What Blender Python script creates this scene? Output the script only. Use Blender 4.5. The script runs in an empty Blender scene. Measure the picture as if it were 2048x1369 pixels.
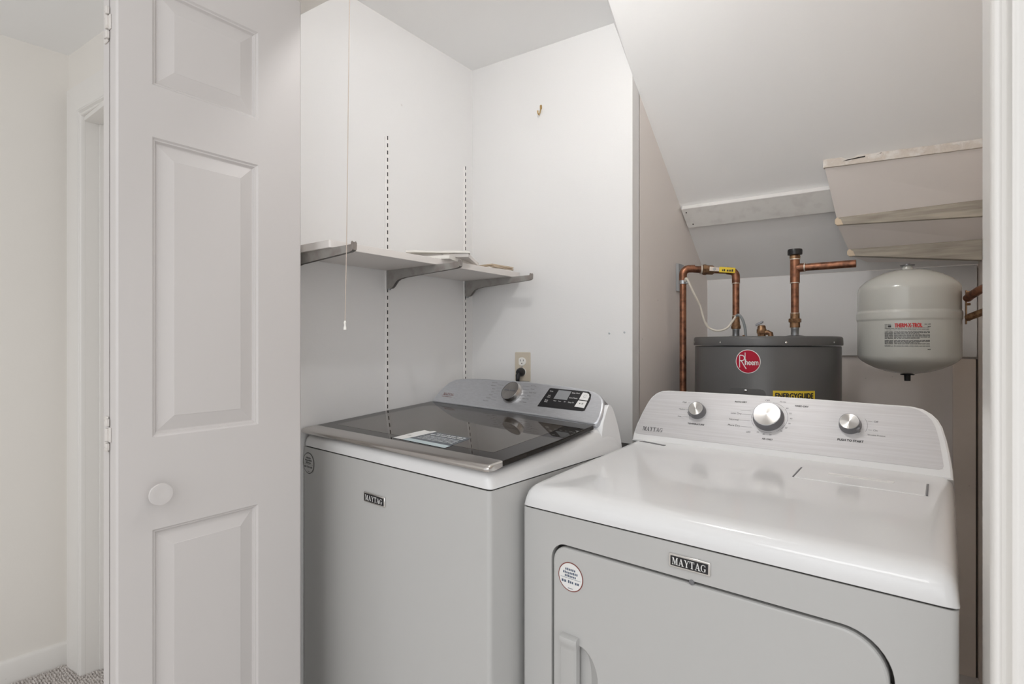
import bpy, bmesh, math, random
from mathutils import Vector, Matrix, noise
from mathutils.geometry import tessellate_polygon
random.seed(7)
SC = bpy.context.scene
COL = SC.collection
PI = math.pi

# ------------------------------------------------------------------ camera
cam = bpy.data.cameras.new('camera')
cam.sensor_width = 36.0
cam.lens = 1070.0 / 2048.0 * 36.0
cam.clip_start = 0.02
cam.dof.use_dof = True
cam.dof.focus_distance = 1.45
cam.dof.aperture_fstop = 7.1
camo = bpy.data.objects.new('camera', cam)
COL.objects.link(camo)
camo.location = (0, 0, 1.27)
camo.rotation_euler = (PI / 2, 0, math.atan(806 / 1070))
SC.camera = camo

# ------------------------------------------------------------------ world + lights
w = bpy.data.worlds.new('world'); SC.world = w; w.use_nodes = True
w.node_tree.nodes['Background'].inputs[0].default_value = (0.985, 0.99, 1.0, 1)
w.node_tree.nodes['Background'].inputs[1].default_value = 1.18

def area_light(name, loc, rot, sx, sy, power, col):
    l = bpy.data.lights.new(name, 'AREA'); l.shape = 'RECTANGLE'
    l.size = sx; l.size_y = sy; l.energy = power; l.color = col
    o = bpy.data.objects.new(name, l); COL.objects.link(o)
    o.location = loc; o.rotation_euler = rot
    return o
# added overhead fill for the hall, its source unseen
area_light('hall_fill', (-0.35, -1.3, 2.36), (0, 0, 0), 0.9, 0.9, 9.0, (1.0, 1.0, 0.995))
# added fill aimed upwards to brighten the hall ceiling
area_light('upward_fill', (0.10, -0.75, 1.55), (PI, 0, 0), 0.35, 0.35, 12.0, (1.0, 1.0, 1.0))
# added soft fill from behind the camera into the closet
area_light('front_fill', (0.3, -2.9, 1.5), (PI / 2, 0, 0), 2.4, 1.9, 8.0, (0.97, 0.985, 1.0))

SC.view_settings.view_transform = 'Standard'
SC.view_settings.look = 'None'
SC.view_settings.gamma = 1
SC.view_settings.use_curve_mapping = False
SC.view_settings.exposure = 0.0
SC.cycles.max_bounces = 16
SC.cycles.diffuse_bounces = 10

# ------------------------------------------------------------------ materials
def mat(name, col, rough=0.5, metal=0.0, spec=0.5, bump=None, coat=0.0, aniso=None, alpha=1.0,
        emit=None, specks=None, mottle=None, brushed=None):
    m = bpy.data.materials.new(name); m.use_nodes = True
    nt = m.node_tree; N = nt.nodes; L = nt.links
    b = N['Principled BSDF']
    b.inputs['Base Color'].default_value = (*col, 1)
    b.inputs['Roughness'].default_value = rough
    b.inputs['Metallic'].default_value = metal
    b.inputs['Specular IOR Level'].default_value = spec
    b.inputs['Coat Weight'].default_value = coat
    b.inputs['Coat Roughness'].default_value = 0.06
    b.inputs['Alpha'].default_value = alpha
    tc = None
    def coord():
        nonlocal tc
        if tc is None: tc = N.new('ShaderNodeTexCoord')
        return tc.outputs['Object']
    if mottle:                                  # (scale, colour2, low, high)
        n = N.new('ShaderNodeTexNoise'); n.inputs['Scale'].default_value = mottle[0]
        n.inputs['Detail'].default_value = 6
        L.new(coord(), n.inputs['Vector'])
        r = N.new('ShaderNodeMapRange'); r.inputs[1].default_value = mottle[2]; r.inputs[2].default_value = mottle[3]
        L.new(n.outputs[0], r.inputs[0])
        x = N.new('ShaderNodeMix'); x.data_type = 'RGBA'
        x.inputs[6].default_value = (*col, 1); x.inputs[7].default_value = (*mottle[1], 1)
        L.new(r.outputs[0], x.inputs[0]); L.new(x.outputs[2], b.inputs['Base Color'])
    if specks:                                  # (scale, colour, threshold)
        v = N.new('ShaderNodeTexVoronoi'); v.inputs['Scale'].default_value = specks[0]
        L.new(coord(), v.inputs['Vector'])
        r = N.new('ShaderNodeMapRange'); r.inputs[1].default_value = specks[2]; r.inputs[2].default_value = specks[2] * 0.5
        L.new(v.outputs['Distance'], r.inputs[0])
        n2 = N.new('ShaderNodeTexNoise'); n2.inputs['Scale'].default_value = specks[0] * 0.35
        L.new(coord(), n2.inputs['Vector'])
        r2 = N.new('ShaderNodeMapRange'); r2.inputs[1].default_value = 0.56; r2.inputs[2].default_value = 0.66
        L.new(n2.outputs[0], r2.inputs[0])
        mu = N.new('ShaderNodeMath'); mu.operation = 'MULTIPLY'
        L.new(r.outputs[0], mu.inputs[0]); L.new(r2.outputs[0], mu.inputs[1])
        x = N.new('ShaderNodeMix'); x.data_type = 'RGBA'
        if b.inputs['Base Color'].links:
            L.new(b.inputs['Base Color'].links[0].from_socket, x.inputs[6])
        else:
            x.inputs[6].default_value = (*col, 1)
        x.inputs[7].default_value = (*specks[1], 1)
        L.new(mu.outputs[0], x.inputs[0]); L.new(x.outputs[2], b.inputs['Base Color'])
    if bump:                                    # (scale, strength, distance)
        n = N.new('ShaderNodeTexNoise'); n.inputs['Scale'].default_value = bump[0]; n.inputs['Detail'].default_value = 4
        L.new(coord(), n.inputs['Vector'])
        bp = N.new('ShaderNodeBump'); bp.inputs['Strength'].default_value = bump[1]; bp.inputs['Distance'].default_value = bump[2]
        L.new(n.outputs[0], bp.inputs['Height']); L.new(bp.outputs[0], b.inputs['Normal'])
    if brushed:                                 # (sx, sy, sz, colour2): long streaks
        mp = N.new('ShaderNodeMapping'); mp.inputs['Scale'].default_value = brushed[:3]
        L.new(coord(), mp.inputs[0])
        n = N.new('ShaderNodeTexNoise'); n.inputs['Scale'].default_value = 1; n.inputs['Detail'].default_value = 5
        L.new(mp.outputs[0], n.inputs['Vector'])
        r = N.new('ShaderNodeMapRange'); r.inputs[1].default_value = 0.3; r.inputs[2].default_value = 0.7
        L.new(n.outputs[0], r.inputs[0])
        x = N.new('ShaderNodeMix'); x.data_type = 'RGBA'
        x.inputs[6].default_value = (*col, 1); x.inputs[7].default_value = (*brushed[3], 1)
        L.new(r.outputs[0], x.inputs[0]); L.new(x.outputs[2], b.inputs['Base Color'])
    if aniso:
        b.inputs['Anisotropic'].default_value = aniso
        t = N.new('ShaderNodeTangent'); t.direction_type = 'RADIAL'; t.axis = 'Z'
        L.new(t.outputs[0], b.inputs['Tangent'])
    if emit:
        b.inputs['Emission Color'].default_value = (*emit[:3], 1); b.inputs['Emission Strength'].default_value = emit[3]
    return m

M = {}
M['wall'] = mat('wall_paint', (0.785, 0.785, 0.785), 0.42, bump=(220, 0.12, 0.002), specks=(7, (0.45, 0.41, 0.38), 0.035))
M['hallwall'] = mat('hall_wall_paint', (0.79, 0.765, 0.725), 0.5, bump=(200, 0.12, 0.002))
M['ceil'] = mat('ceiling_paint', (0.86, 0.865, 0.865), 0.6, bump=(150, 0.15, 0.002), specks=(5, (0.5, 0.48, 0.46), 0.02))
M['nook'] = mat('nook_wall_paint', (0.84, 0.795, 0.765), 0.5, bump=(200, 0.12, 0.002), specks=(14, (0.34, 0.3, 0.27), 0.06))
M['tan'] = mat('tan_board_paint', (0.86, 0.77, 0.69), 0.5, specks=(28, (0.22, 0.17, 0.13), 0.10), bump=(90, 0.2, 0.002))
M['trim'] = mat('white_trim_enamel', (0.77, 0.755, 0.73), 0.28, specks=(22, (0.42, 0.4, 0.36), 0.035), bump=(60, 0.05, 0.002))
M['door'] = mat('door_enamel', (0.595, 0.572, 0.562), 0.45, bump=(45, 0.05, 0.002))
M['hinge'] = mat('painted_hinge', (0.66, 0.63, 0.60), 0.4, mottle=(60, (0.5, 0.46, 0.4), 0.6, 0.75))
M['dark'] = mat('dark_gap', (0.02, 0.018, 0.016), 0.8)
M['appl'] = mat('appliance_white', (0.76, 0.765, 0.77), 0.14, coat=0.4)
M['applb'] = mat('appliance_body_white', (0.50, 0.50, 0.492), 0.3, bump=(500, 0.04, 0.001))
M['silver'] = mat('silver_panel', (0.66, 0.68, 0.72), 0.33, metal=0.75, brushed=(3, 900, 900, (0.55, 0.565, 0.595)))
M['brush'] = mat('brushed_white_panel', (0.60, 0.595, 0.605), 0.42, metal=0.25, brushed=(6, 260, 260, (0.53, 0.52, 0.525)))
M['chrome'] = mat('chrome', (0.80, 0.79, 0.77), 0.12, metal=1.0)
M['chromed'] = mat('dull_chrome', (0.55, 0.53, 0.51), 0.24, metal=1.0)
M['knobface'] = mat('spun_metal', (0.55, 0.54, 0.53), 0.22, metal=1.0, aniso=0.97)
M['knobrim'] = mat('knob_dark_rim', (0.22, 0.22, 0.23), 0.3, metal=0.7)
M['glass'] = mat('smoked_lid_glass', (0.014, 0.011, 0.009), 0.03, spec=0.20)
M['glassin'] = mat('smoked_lid_window', (0.065, 0.055, 0.047), 0.03, spec=0.38)
M['blackpl'] = mat('black_plastic', (0.012, 0.012, 0.014), 0.3)
M['disp'] = mat('grey_display', (0.26, 0.27, 0.28), 0.2)
M['ink'] = mat('black_ink', (0.03, 0.03, 0.032), 0.5)
M['inkg'] = mat('grey_ink', (0.16, 0.16, 0.17), 0.5)
M['inkr'] = mat('red_ink', (0.55, 0.05, 0.05), 0.5)
M['inkdr'] = mat('dark_red_ink', (0.22, 0.06, 0.05), 0.5)
M['inkb'] = mat('blue_ink', (0.08, 0.11, 0.17), 0.5)
M['white'] = mat('white_print_and_highlight', (0.80, 0.80, 0.79), 0.4)
M['paper'] = mat('white_paper', (0.80, 0.78, 0.74), 0.6)
M['tanpap'] = mat('tan_paper', (0.52, 0.42, 0.31), 0.6)
M['paleblue'] = mat('pale_blue_print', (0.50, 0.60, 0.63), 0.3)
M['slate'] = mat('slate_print', (0.075, 0.10, 0.125), 0.25)
M['copper'] = mat('copper_pipe', (0.34, 0.155, 0.09), 0.38, metal=0.8, mottle=(45, (0.10, 0.045, 0.03), 0.42, 0.72))
M['bronze'] = mat('old_brass', (0.33, 0.20, 0.11), 0.42, metal=0.8, mottle=(70, (0.12, 0.06, 0.035), 0.4, 0.7))
M['solder'] = mat('solder_ring', (0.62, 0.56, 0.48), 0.4, metal=0.5)
M['steel'] = mat('galvanised_steel', (0.48, 0.50, 0.52), 0.35, metal=0.9)
M['bracket'] = mat('painted_bracket', (0.37, 0.36, 0.345), 0.4, metal=0.35, mottle=(25, (0.28, 0.25, 0.23), 0.45, 0.7))
M['std'] = mat('standard_paint_and_lit_edge', (0.84, 0.83, 0.82), 0.4)
M['shelf'] = mat('shelf_white', (0.72, 0.69, 0.665), 0.42, specks=(40, (0.4, 0.35, 0.3), 0.05))
M['heater'] = mat('heater_grey_enamel', (0.095, 0.095, 0.095), 0.32)
M['heaterin'] = mat('heater_grey_band', (0.11, 0.11, 0.11), 0.35)
M['rheem'] = mat('crimson_badge', (0.40, 0.008, 0.03), 0.5, spec=0.2)
M['yellow'] = mat('yellow_label', (0.80, 0.60, 0.05), 0.5)
M['tank'] = mat('tank_enamel', (0.52, 0.525, 0.49), 0.22, coat=0.3)
M['wirew'] = mat('cream_cable', (0.70, 0.66, 0.58), 0.45)
M['wireg'] = mat('grey_cable', (0.22, 0.24, 0.25), 0.4)
M['plate'] = mat('beige_plate', (0.60, 0.54, 0.44), 0.35)
M['recept'] = mat('white_receptacle', (0.85, 0.84, 0.8), 0.3)
M['brass'] = mat('brass_hook', (0.55, 0.38, 0.18), 0.3, metal=1.0)
M['board'] = mat('primed_board', (0.86, 0.86, 0.84), 0.5, mottle=(18, (0.76, 0.75, 0.735), 0.5, 0.7), specks=(26, (0.4, 0.38, 0.36), 0.05))
M['edge'] = mat('raw_drywall_edge', (0.66, 0.60, 0.54), 0.8, mottle=(30, (0.78, 0.75, 0.71), 0.45, 0.6), bump=(60, 0.7, 0.01))
M['rawwood'] = mat('stained_batten', (0.46, 0.42, 0.35), 0.6, brushed=(7, 50, 70, (0.27, 0.24, 0.20)), specks=(9, (0.20, 0.17, 0.13), 0.16))
M['woodend'] = mat('batten_end', (0.72, 0.60, 0.45), 0.7)
M['carpet'] = mat('carpet_backing', (0.60, 0.57, 0.55), 0.95)
M['pile'] = mat('carpet_loops', (0.62, 0.585, 0.56), 0.95, mottle=(90, (0.42, 0.39, 0.37), 0.45, 0.65))
M['string'] = mat('pull_string', (0.55, 0.47, 0.41), 0.7)
M['bulb'] = mat('bulb_glass', (1, 1, 1), 0.3, emit=(1.0, 0.985, 0.975, 200.0))
M['bag'] = mat('clear_plastic', (0.85, 0.85, 0.85), 0.12, alpha=0.38)
M['groove'] = mat('joint_and_gap_shade', (0.10, 0.075, 0.06), 0.8)

# ------------------------------------------------------------------ mesh helpers
I4 = Matrix.Identity(4)
class MB:
    def __init__(s): s.v = []; s.f = []; s.m = []; s.mi = 0
    def add(s, vs, fs, T=None):
        o = len(s.v)
        s.v += [tuple((T @ Vector(p))) if T is not None else tuple(p) for p in vs]
        s.f += [tuple(i + o for i in f) for f in fs]
        s.m += [s.mi] * len(fs)
        return s
    def box(s, x0, x1, y0, y1, z0, z1, T=None):
        vs = [(x, y, z) for z in (z0, z1) for y in (y0, y1) for x in (x0, x1)]
        return s.add(vs, [(0, 2, 3, 1), (4, 5, 7, 6), (0, 1, 5, 4), (2, 6, 7, 3), (0, 4, 6, 2), (1, 3, 7, 5)], T)
    def prism(s, poly, z0, z1, T=None):
        n = len(poly)
        vs = [(*p, z0) for p in poly] + [(*p, z1) for p in poly]
        fs = [tuple(range(n))[::-1], tuple(range(n, 2 * n))]
        fs += [(i, (i + 1) % n, n + (i + 1) % n, n + i) for i in range(n)]
        return s.add(vs, fs, T)
    def flat(s, poly, z=0.0, T=None):
        return s.add([(*p, z) for p in poly], [tuple(range(len(poly)))], T)
    def lathe(s, prof, seg=32, T=None):
        vs = []; fs = []; k = len(prof)
        for i in range(seg):
            a = 2 * PI * i / seg
            vs += [(r * math.cos(a), r * math.sin(a), z) for r, z in prof]
        for i in range(seg):
            j = (i + 1) % seg
            for q in range(k - 1):
                fs.append((i * k + q, j * k + q, j * k + q + 1, i * k + q + 1))
        if prof[0][0] > 1e-6: fs.append(tuple(i * k for i in range(seg))[::-1])
        if prof[-1][0] > 1e-6: fs.append(tuple(i * k + k - 1 for i in range(seg)))
        return s.add(vs, fs, T)
    def tube(s, pts, r, seg=12, cap=True, T=None):
        pts = [Vector(p) for p in pts]; vs = []; fs = []
        n = len(pts); rs = r if isinstance(r, (list, tuple)) else [r] * n
        up = None
        for i, p in enumerate(pts):
            d = (pts[min(i + 1, n - 1)] - pts[max(i - 1, 0)]).normalized()
            if up is None:
                up = Vector((0, 0, 1)) if abs(d.z) < 0.9 else Vector((1, 0, 0))
            a = d.cross(up).normalized(); up = a.cross(d).normalized()
            for q in range(seg):
                t = 2 * PI * q / seg
                vs.append(p + (a * math.cos(t) + up * math.sin(t)) * rs[i])
        for i in range(n - 1):
            for q in range(seg):
                e = (q + 1) % seg
                fs.append((i * seg + q, (i + 1) * seg + q, (i + 1) * seg + e, i * seg + e))
        if cap:
            fs.append(tuple(range(seg))); fs.append(tuple(range((n - 1) * seg, n * seg))[::-1])
        return s.add([tuple(v) for v in vs], fs, T)
    def loft(s, secs, cap=True, T=None):
        k = len(secs[0]); vs = [p for sec in secs for p in sec]; fs = []
        for i in range(len(secs) - 1):
            for q in range(k):
                e = (q + 1) % k
                fs.append((i * k + q, i * k + e, (i + 1) * k + e, (i + 1) * k + q))
        if cap:
            fs.append(tuple(range(k))[::-1]); fs.append(tuple(range((len(secs) - 1) * k, len(secs) * k)))
        return s.add(vs, fs, T)
    def holes(s, outer, inner, z=0.0, T=None):
        loops = [[Vector((*p, 0)) for p in outer]] + [[Vector((*p, 0)) for p in h] for h in inner]
        tr = tessellate_polygon(loops)
        vs = [(p.x, p.y, z) for l in loops for p in l]
        out = []
        for a, b, c in tr:
            A, B, Cc = Vector(vs[a]), Vector(vs[b]), Vector(vs[c])
            out.append((a, b, c) if (B - A).cross(Cc - A).z > 0 else (a, c, b))
        return s.add(vs, out, T)
    def ring(s, p0, z0, p1, z1, T=None):         # joins two same-length loops
        n = len(p0)
        return s.add([(*p, z0) for p in p0] + [(*p, z1) for p in p1],
                     [(i, (i + 1) % n, n + (i + 1) % n, n + i) for i in range(n)], T)
    def mesh(s, name, mats):
        me = bpy.data.meshes.new(name)
        me.from_pydata(s.v, [], s.f); me.validate()
        for m in (mats if isinstance(mats, (list, tuple)) else [mats]): me.materials.append(m)
        if len(me.polygons) == len(s.m):
            me.polygons.foreach_set('material_index', s.m)
        return me
    def build(s, name, mats, parent=None, bevel=0.0, seg=2, smooth=True, fix=True, loc=None, mtx=None, angle=35):
        me = s.mesh(name, mats)
        if fix:
            bm = bmesh.new(); bm.from_mesh(me)
            bmesh.ops.remove_doubles(bm, verts=bm.verts, dist=1e-6)
            bmesh.ops.recalc_face_normals(bm, faces=bm.faces)
            bm.to_mesh(me); bm.free()
        if smooth:
            me.polygons.foreach_set('use_smooth', [True] * len(me.polygons))
            me.set_sharp_from_angle(angle=math.radians(angle))
        o = bpy.data.objects.new(name, me); COL.objects.link(o)
        if parent: o.parent = parent
        if mtx is not None: o.matrix_local = mtx
        elif loc: o.location = loc
        if bevel:
            b = o.modifiers.new('bevel', 'BEVEL'); b.width = bevel; b.segments = seg
            b.limit_method = 'ANGLE'; b.angle_limit = math.radians(40); b.harden_normals = False
        return o

def thing(name, label, cat, loc=(0, 0, 0), rotz=0.0, group=None):
    o = bpy.data.objects.new(name, None); COL.objects.link(o)
    o.empty_display_size = 0.05
    o.location = loc; o.rotation_euler = (0, 0, rotz)
    return tag(o, label, cat, group)
def tag(o, label=None, cat=None, group=None):
    if label: o['label'] = label
    if cat: o['category'] = cat
    if group: o['group'] = group
    return o
def struct(o, label, cat):
    o['kind'] = 'structure'; return tag(o, label, cat)

def rrect(x0, x1, y0, y1, r, n=6):               # r: one radius or four (bl, br, tr, tl)
    r = r if isinstance(r, (list, tuple)) else [r] * 4
    out = []
    for (cx, cy, a0, q) in ((x0 + r[0], y0 + r[0], PI, r[0]), (x1 - r[1], y0 + r[1], 1.5 * PI, r[1]),
                            (x1 - r[2], y1 - r[2], 0, r[2]), (x0 + r[3], y1 - r[3], PI / 2, r[3])):
        if q <= 1e-6: out.append((cx, cy)); continue
        for i in range(n + 1):
            a = a0 + PI / 2 * i / n
            out.append((cx + q * math.cos(a), cy + q * math.sin(a)))
    return out
def circle(cx, cy, r, n=32, ry=None):
    ry = ry or r
    return [(cx + r * math.cos(2 * PI * i / n), cy + ry * math.sin(2 * PI * i / n)) for i in range(n)]
def frame(o, x, y):                              # matrix from an origin and two axes
    x = Vector(x).normalized(); y = Vector(y); z = x.cross(y).normalized(); y = z.cross(x).normalized()
    return Matrix(((x.x, y.x, z.x, o[0]), (x.y, y.y, z.y, o[1]), (x.z, y.z, z.z, o[2]), (0, 0, 0, 1)))
def arc(c, r, a0, a1, n, ax='xz'):
    out = []
    for i in range(n + 1):
        a = a0 + (a1 - a0) * i / n
        u, v = r * math.cos(a), r * math.sin(a)
        out.append((c[0] + u, c[1], c[2] + v) if ax == 'xz' else (c[0] + u, c[1] + v, c[2]))
    return out

_tc = {}
def text_mesh(s):
    if s in _tc: return _tc[s]
    cu = bpy.data.curves.new('t', 'FONT'); cu.body = s; cu.size = 1.0; cu.resolution_u = 3
    o = bpy.data.objects.new('t', cu)
    me = bpy.data.meshes.new_from_object(o)
    vs = [tuple(v.co) for v in me.vertices]; fs = [tuple(p.vertices) for p in me.polygons]
    bpy.data.objects.remove(o); bpy.data.curves.remove(cu); bpy.data.meshes.remove(me)
    xs = [v[0] for v in vs] or [0, 1]; ys = [v[1] for v in vs] or [0, 1]
    x0, x1, y0, y1 = min(xs), max(xs), min(ys), max(ys)
    vs = [((v[0] - x0), (v[1] - y0), 0) for v in vs]
    _tc[s] = (vs, fs, x1 - x0, y1 - y0); return _tc[s]
def put_text(mb, s, u, v, h, T, align='c', wid=None, z=0.0004, bend=None, bold=0.0):
    """lettering s on plane T, baseline-left (align l), centred (c) or right (r); h = cap height; wid = forced width"""
    vs, fs, W_, H_ = text_mesh(s)
    if any(c in 'gypqj' for c in s): h *= 1.28
    k = h / H_; kx = (wid / W_) if wid else k
    ww = W_ * kx
    ox = u - (ww / 2 if align == 'c' else ww if align == 'r' else 0); oy = v - h / 2
    offs = [(0, 0)] if not bold else [(-bold, 0), (bold, 0), (0, bold), (0, -bold)]
    for dx, dy in offs:
        q = [(ox + p[0] * kx + dx, oy + p[1] * k + dy, z) for p in vs]
        if bend: q = [bend(p) for p in q]
        mb.add(q, fs, T)

# slab-serif capitals for the appliance badges: each glyph a list of convex strokes in a unit cell
def _q(x0, y0, x1, y1): return [(x0, y0), (x1, y0), (x1, y1), (x0, y1)]
SER = {
    'M': (1.0, [_q(0.10, 0, 0.16, 1), [(0.10, 1), (0.30, 1), (0.56, 0.05), (0.46, 0.0)], [(0.46, 0), (0.53, 0.0), (0.80, 1), (0.74, 1)], _q(0.74, 0, 0.90, 1),
                _q(0.0, 0, 0.27, 0.07), _q(0.0, 0.93, 0.25, 1), _q(0.64, 0, 1.0, 0.07), _q(0.76, 0.93, 1.0, 1)]),
    'A': (0.88, [[(0.10, 0), (0.17, 0), (0.46, 0.98), (0.40, 1)], [(0.36, 1), (0.50, 1), (0.82, 0), (0.62, 0)], _q(0.2, 0.28, 0.62, 0.35),
                 _q(0, 0, 0.28, 0.07), _q(0.54, 0, 0.92, 0.07)]),
    'Y': (0.84, [[(0.08, 1), (0.28, 1), (0.50, 0.45), (0.36, 0.42)], [(0.68, 1), (0.75, 1), (0.50, 0.42), (0.43, 0.45)], _q(0.34, 0, 0.50, 0.48),
                 _q(0, 0.93, 0.36, 1), _q(0.58, 0.93, 0.86, 1), _q(0.26, 0, 0.60, 0.07)]),
    'T': (0.78, [_q(0.30, 0, 0.48, 1), _q(0.02, 0.92, 0.76, 1), _q(0.02, 0.70, 0.08, 1), _q(0.70, 0.70, 0.76, 1), _q(0.20, 0, 0.58, 0.07)]),
    'G': (0.86, None),
}
def serif_word(mb, word, u, v, h, T, wid, z=0.0006):
    glyphs = []; x = 0
    for ch in word:
        adv, st = SER[ch]
        if ch == 'G':
            st = []; n = 14
            for i in range(n):
                a0 = math.radians(50 + 285 * i / n); a1 = math.radians(50 + 285 * (i + 1) / n)
                def P(a, k):
                    ri = 0.40 - k * (0.05 + 0.11 * max(0.0, -math.cos(a)) + 0.05 * max(0.0, math.cos(a)))
                    return (0.42 + ri * math.cos(a), 0.5 + (0.5 - k * 0.06) * math.sin(a))
                st.append([P(a0, 1), P(a0, 0), P(a1, 0), P(a1, 1)])
            st += [_q(0.60, 0.05, 0.76, 0.44), _q(0.50, 0.38, 0.84, 0.45), _q(0.68, 0.68, 0.74, 0.95)]
        glyphs.append((x, st)); x += adv + 0.07
    tot = x - 0.07; k = wid / tot
    for i, (gx, st) in enumerate(glyphs):
        for j, p in enumerate(st):
            mb.flat([(u - wid / 2 + (gx + a) * k, v - h / 2 + b * h) for a, b in p], z + 0.00001 * j, T)

def bars(mb, x0, x1, y, h, T, z=0.0004, words=5, seed=1, bend=None):   # a line of print too small to read
    rnd = random.Random(seed); L = x1 - x0; x = x0
    ws = [rnd.uniform(0.5, 1.5) for _ in range(words)]; k = (L - (words - 1) * h * 0.5) / sum(ws)
    for w_ in ws:
        e = x + w_ * k
        n = max(2, int((e - x) / (h * 0.75))); st = (e - x) / n
        for i in range(n):
            hh = h * rnd.uniform(0.7, 1.0)
            a, b = x + i * st, x + i * st + st * 0.72
            q = [(a, y - h / 2, z), (b, y - h / 2, z), (b, y - h / 2 + hh, z), (a, y - h / 2 + hh, z)]
            if bend: q = [bend(p) for p in q]
            mb.add(q, [(0, 1, 2, 3)], T)
        x = e + h * 0.5

# ------------------------------------------------------------------ the setting
KX = 0.08                                         # both long walls run 4.6 degrees off the x axis
def wy(y, x): return y + KX * x
CZ = 2.405
def quad(name, pts, m, label, cat, th=None):
    mb = MB(); mb.add(pts, [tuple(range(len(pts)))])
    o = mb.build(name, m, smooth=False, fix=False)
    if th:
        s = o.modifiers.new('solid', 'SOLIDIFY'); s.thickness = th; s.offset = -1
    return struct(o, label, cat)

# floor
mb = MB(); mb.box(-3.6, 2.2, -3.2, 3.0, -0.06, 0.0)
struct(mb.build('floor', M['carpet'], smooth=False), 'carpeted floor running through hall and closet', 'floor')
# loops of the carpet where the photograph shows it
tuft = MB()
rnd = random.Random(3)
nx, ny = 78, 106
for i in range(nx):
    for j in range(ny):
        x = -2.86 + i * 0.0085 + rnd.uniform(-.002, .002); y = -0.12 + j * 0.0085 + rnd.uniform(-.002, .002)
        if (y > wy(0.845, x) - 0.012 and not (-2.522 < x and y < wy(0.845, x) + .085)) or x < -2.679 - 0.08 * (0.636 - y) + 0.022: continue
        r = rnd.uniform(.0038, .0052); h = rnd.uniform(.006, .011); a = rnd.uniform(0, PI)
        vs = []
        for q in range(6):
            t = a + 2 * PI * q / 6
            vs.append((x + r * 1.25 * math.cos(t), y + r * 0.9 * math.sin(t), 0.0))
        for q in range(6):
            t = a + 2 * PI * q / 6
            vs.append((x + r * 0.95 * math.cos(t), y + r * 0.7 * math.sin(t), h * 0.75))
        vs.append((x, y, h))
        fs = [(q, (q + 1) % 6, 6 + (q + 1) % 6, 6 + q) for q in range(6)] + [(6 + q, 6 + (q + 1) % 6, 12) for q in range(6)]
        tuft.add(vs, fs)
o = tuft.build('carpet_pile', M['pile'], fix=False, angle=80)
tag(o, 'light grey looped carpet pile on the hall floor by the white casing', 'carpet'); o['kind'] = 'stuff'

# ceiling: flat part, cut where the stair slope begins
Q = (-0.774, 1.473, CZ); P0c = (-0.855, 1.738, CZ); Ct = (-0.787, 1.743, 2.202)
mb = MB()
xr = 2.2
pts = [(-3.6, -3.2, CZ), (xr, -3.2, CZ), (xr, wy(1.806 - 0.268, xr), CZ), Q, P0c, (-1.62, wy(1.806, -1.62), CZ), (-3.6, 2.6, CZ)]
mb.add(pts + [(p[0], p[1], CZ + 0.08) for p in pts],
       [tuple(range(7)), tuple(range(13, 6, -1))] + [(i, (i + 1) % 7, 7 + (i + 1) % 7, 7 + i) for i in range(7)])
struct(mb.build('ceiling', M['ceil'], smooth=False), 'flat grey white ceiling over the hall and the closet', 'ceiling')
def sz(t): return 2.202 - 0.76 * t                # height of the slope t metres behind the corner
mb = MB()
XR = 0.19
s0 = [(xr, wy(1.538, xr), CZ), Q, Ct, (-0.787, 1.743 + 0.84, sz(0.84)), (xr, wy(1.806 + 0.84, xr), sz(0.84))]
mb.add(s0, [(0, 1, 2, 3, 4)]); mb.add([P0c, Ct, Q], [(0, 1, 2)])
o = mb.build('ceiling_slope', M['ceil'], smooth=False, fix=False)
struct(o, 'sloped underside of the stairs above the water heater', 'ceiling')
o.modifiers.new('solid', 'SOLIDIFY').thickness = 0.02; o.modifiers['solid'].offset = -1

# walls
def wallbox(name, poly, z0, z1, m, label, cat='wall', bevel=0):
    mb = MB(); mb.prism(poly, z0, z1)
    return struct(mb.build(name, m, smooth=False, bevel=bevel), label, cat)
wallbox('wall_left', [(-1.4785, 0.83), (-1.4785, 1.688), (-1.60, 1.678), (-1.60, 0.83)], 0, CZ, M['wall'], 'white closet wall carrying the shelf standards')
# back wall of the alcove, its top right corner cut by the slope
mb = MB()
bw = [(-1.60, 0), (-0.787, 0), (-0.787, 2.202), (-0.855, CZ), (-1.60, CZ)]
n = 5
mb.add([(x, wy(1.806, x), z) for x, z in bw] + [(x if x > -1 else x, wy(1.806, x) + 0.06, z) for x, z in bw],
       [tuple(range(n)), tuple(range(n, 2 * n))[::-1]] + [(i, (i + 1) % n, n + (i + 1) % n, n + i) for i in range(n)])
struct(mb.build('wall_back', M['wall'], smooth=False), 'white alcove back wall with brass hook and outlet', 'wall')
# side wall of the nook under the stairs
mb = MB()
nw = [(1.80, 0), (2.583, 0), (2.583, sz(0.84)), (1.80, sz(0.057))]
mb.add([(-0.787, y, z) for y, z in nw] + [(-0.84, y, z) for y, z in nw],
       [(0, 1, 2, 3), (7, 6, 5, 4)] + [(i, (i + 1) % 4, 4 + (i + 1) % 4, 4 + i) for i in range(4)])
struct(mb.build('wall_nook_side', M['nook'], smooth=False), 'shaded side wall of the nook under the stairs', 'wall')
wallbox('wall_nook_back', [(-0.84, wy(2.666, -0.84)), (0.24, wy(2.666, 0.24)), (0.24, wy(2.72, 0.24)), (-0.84, wy(2.72, -0.84))], 0, 1.62, M['nook'],
        'tan wall behind the water heater, below the white board')
wallbox('wall_right', [(XR, 0.96), (XR + 0.06, 0.96), (XR + 0.06, 2.70), (XR, 2.70)], 0, CZ, M['tan'], 'shaded right wall of the closet')
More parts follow.
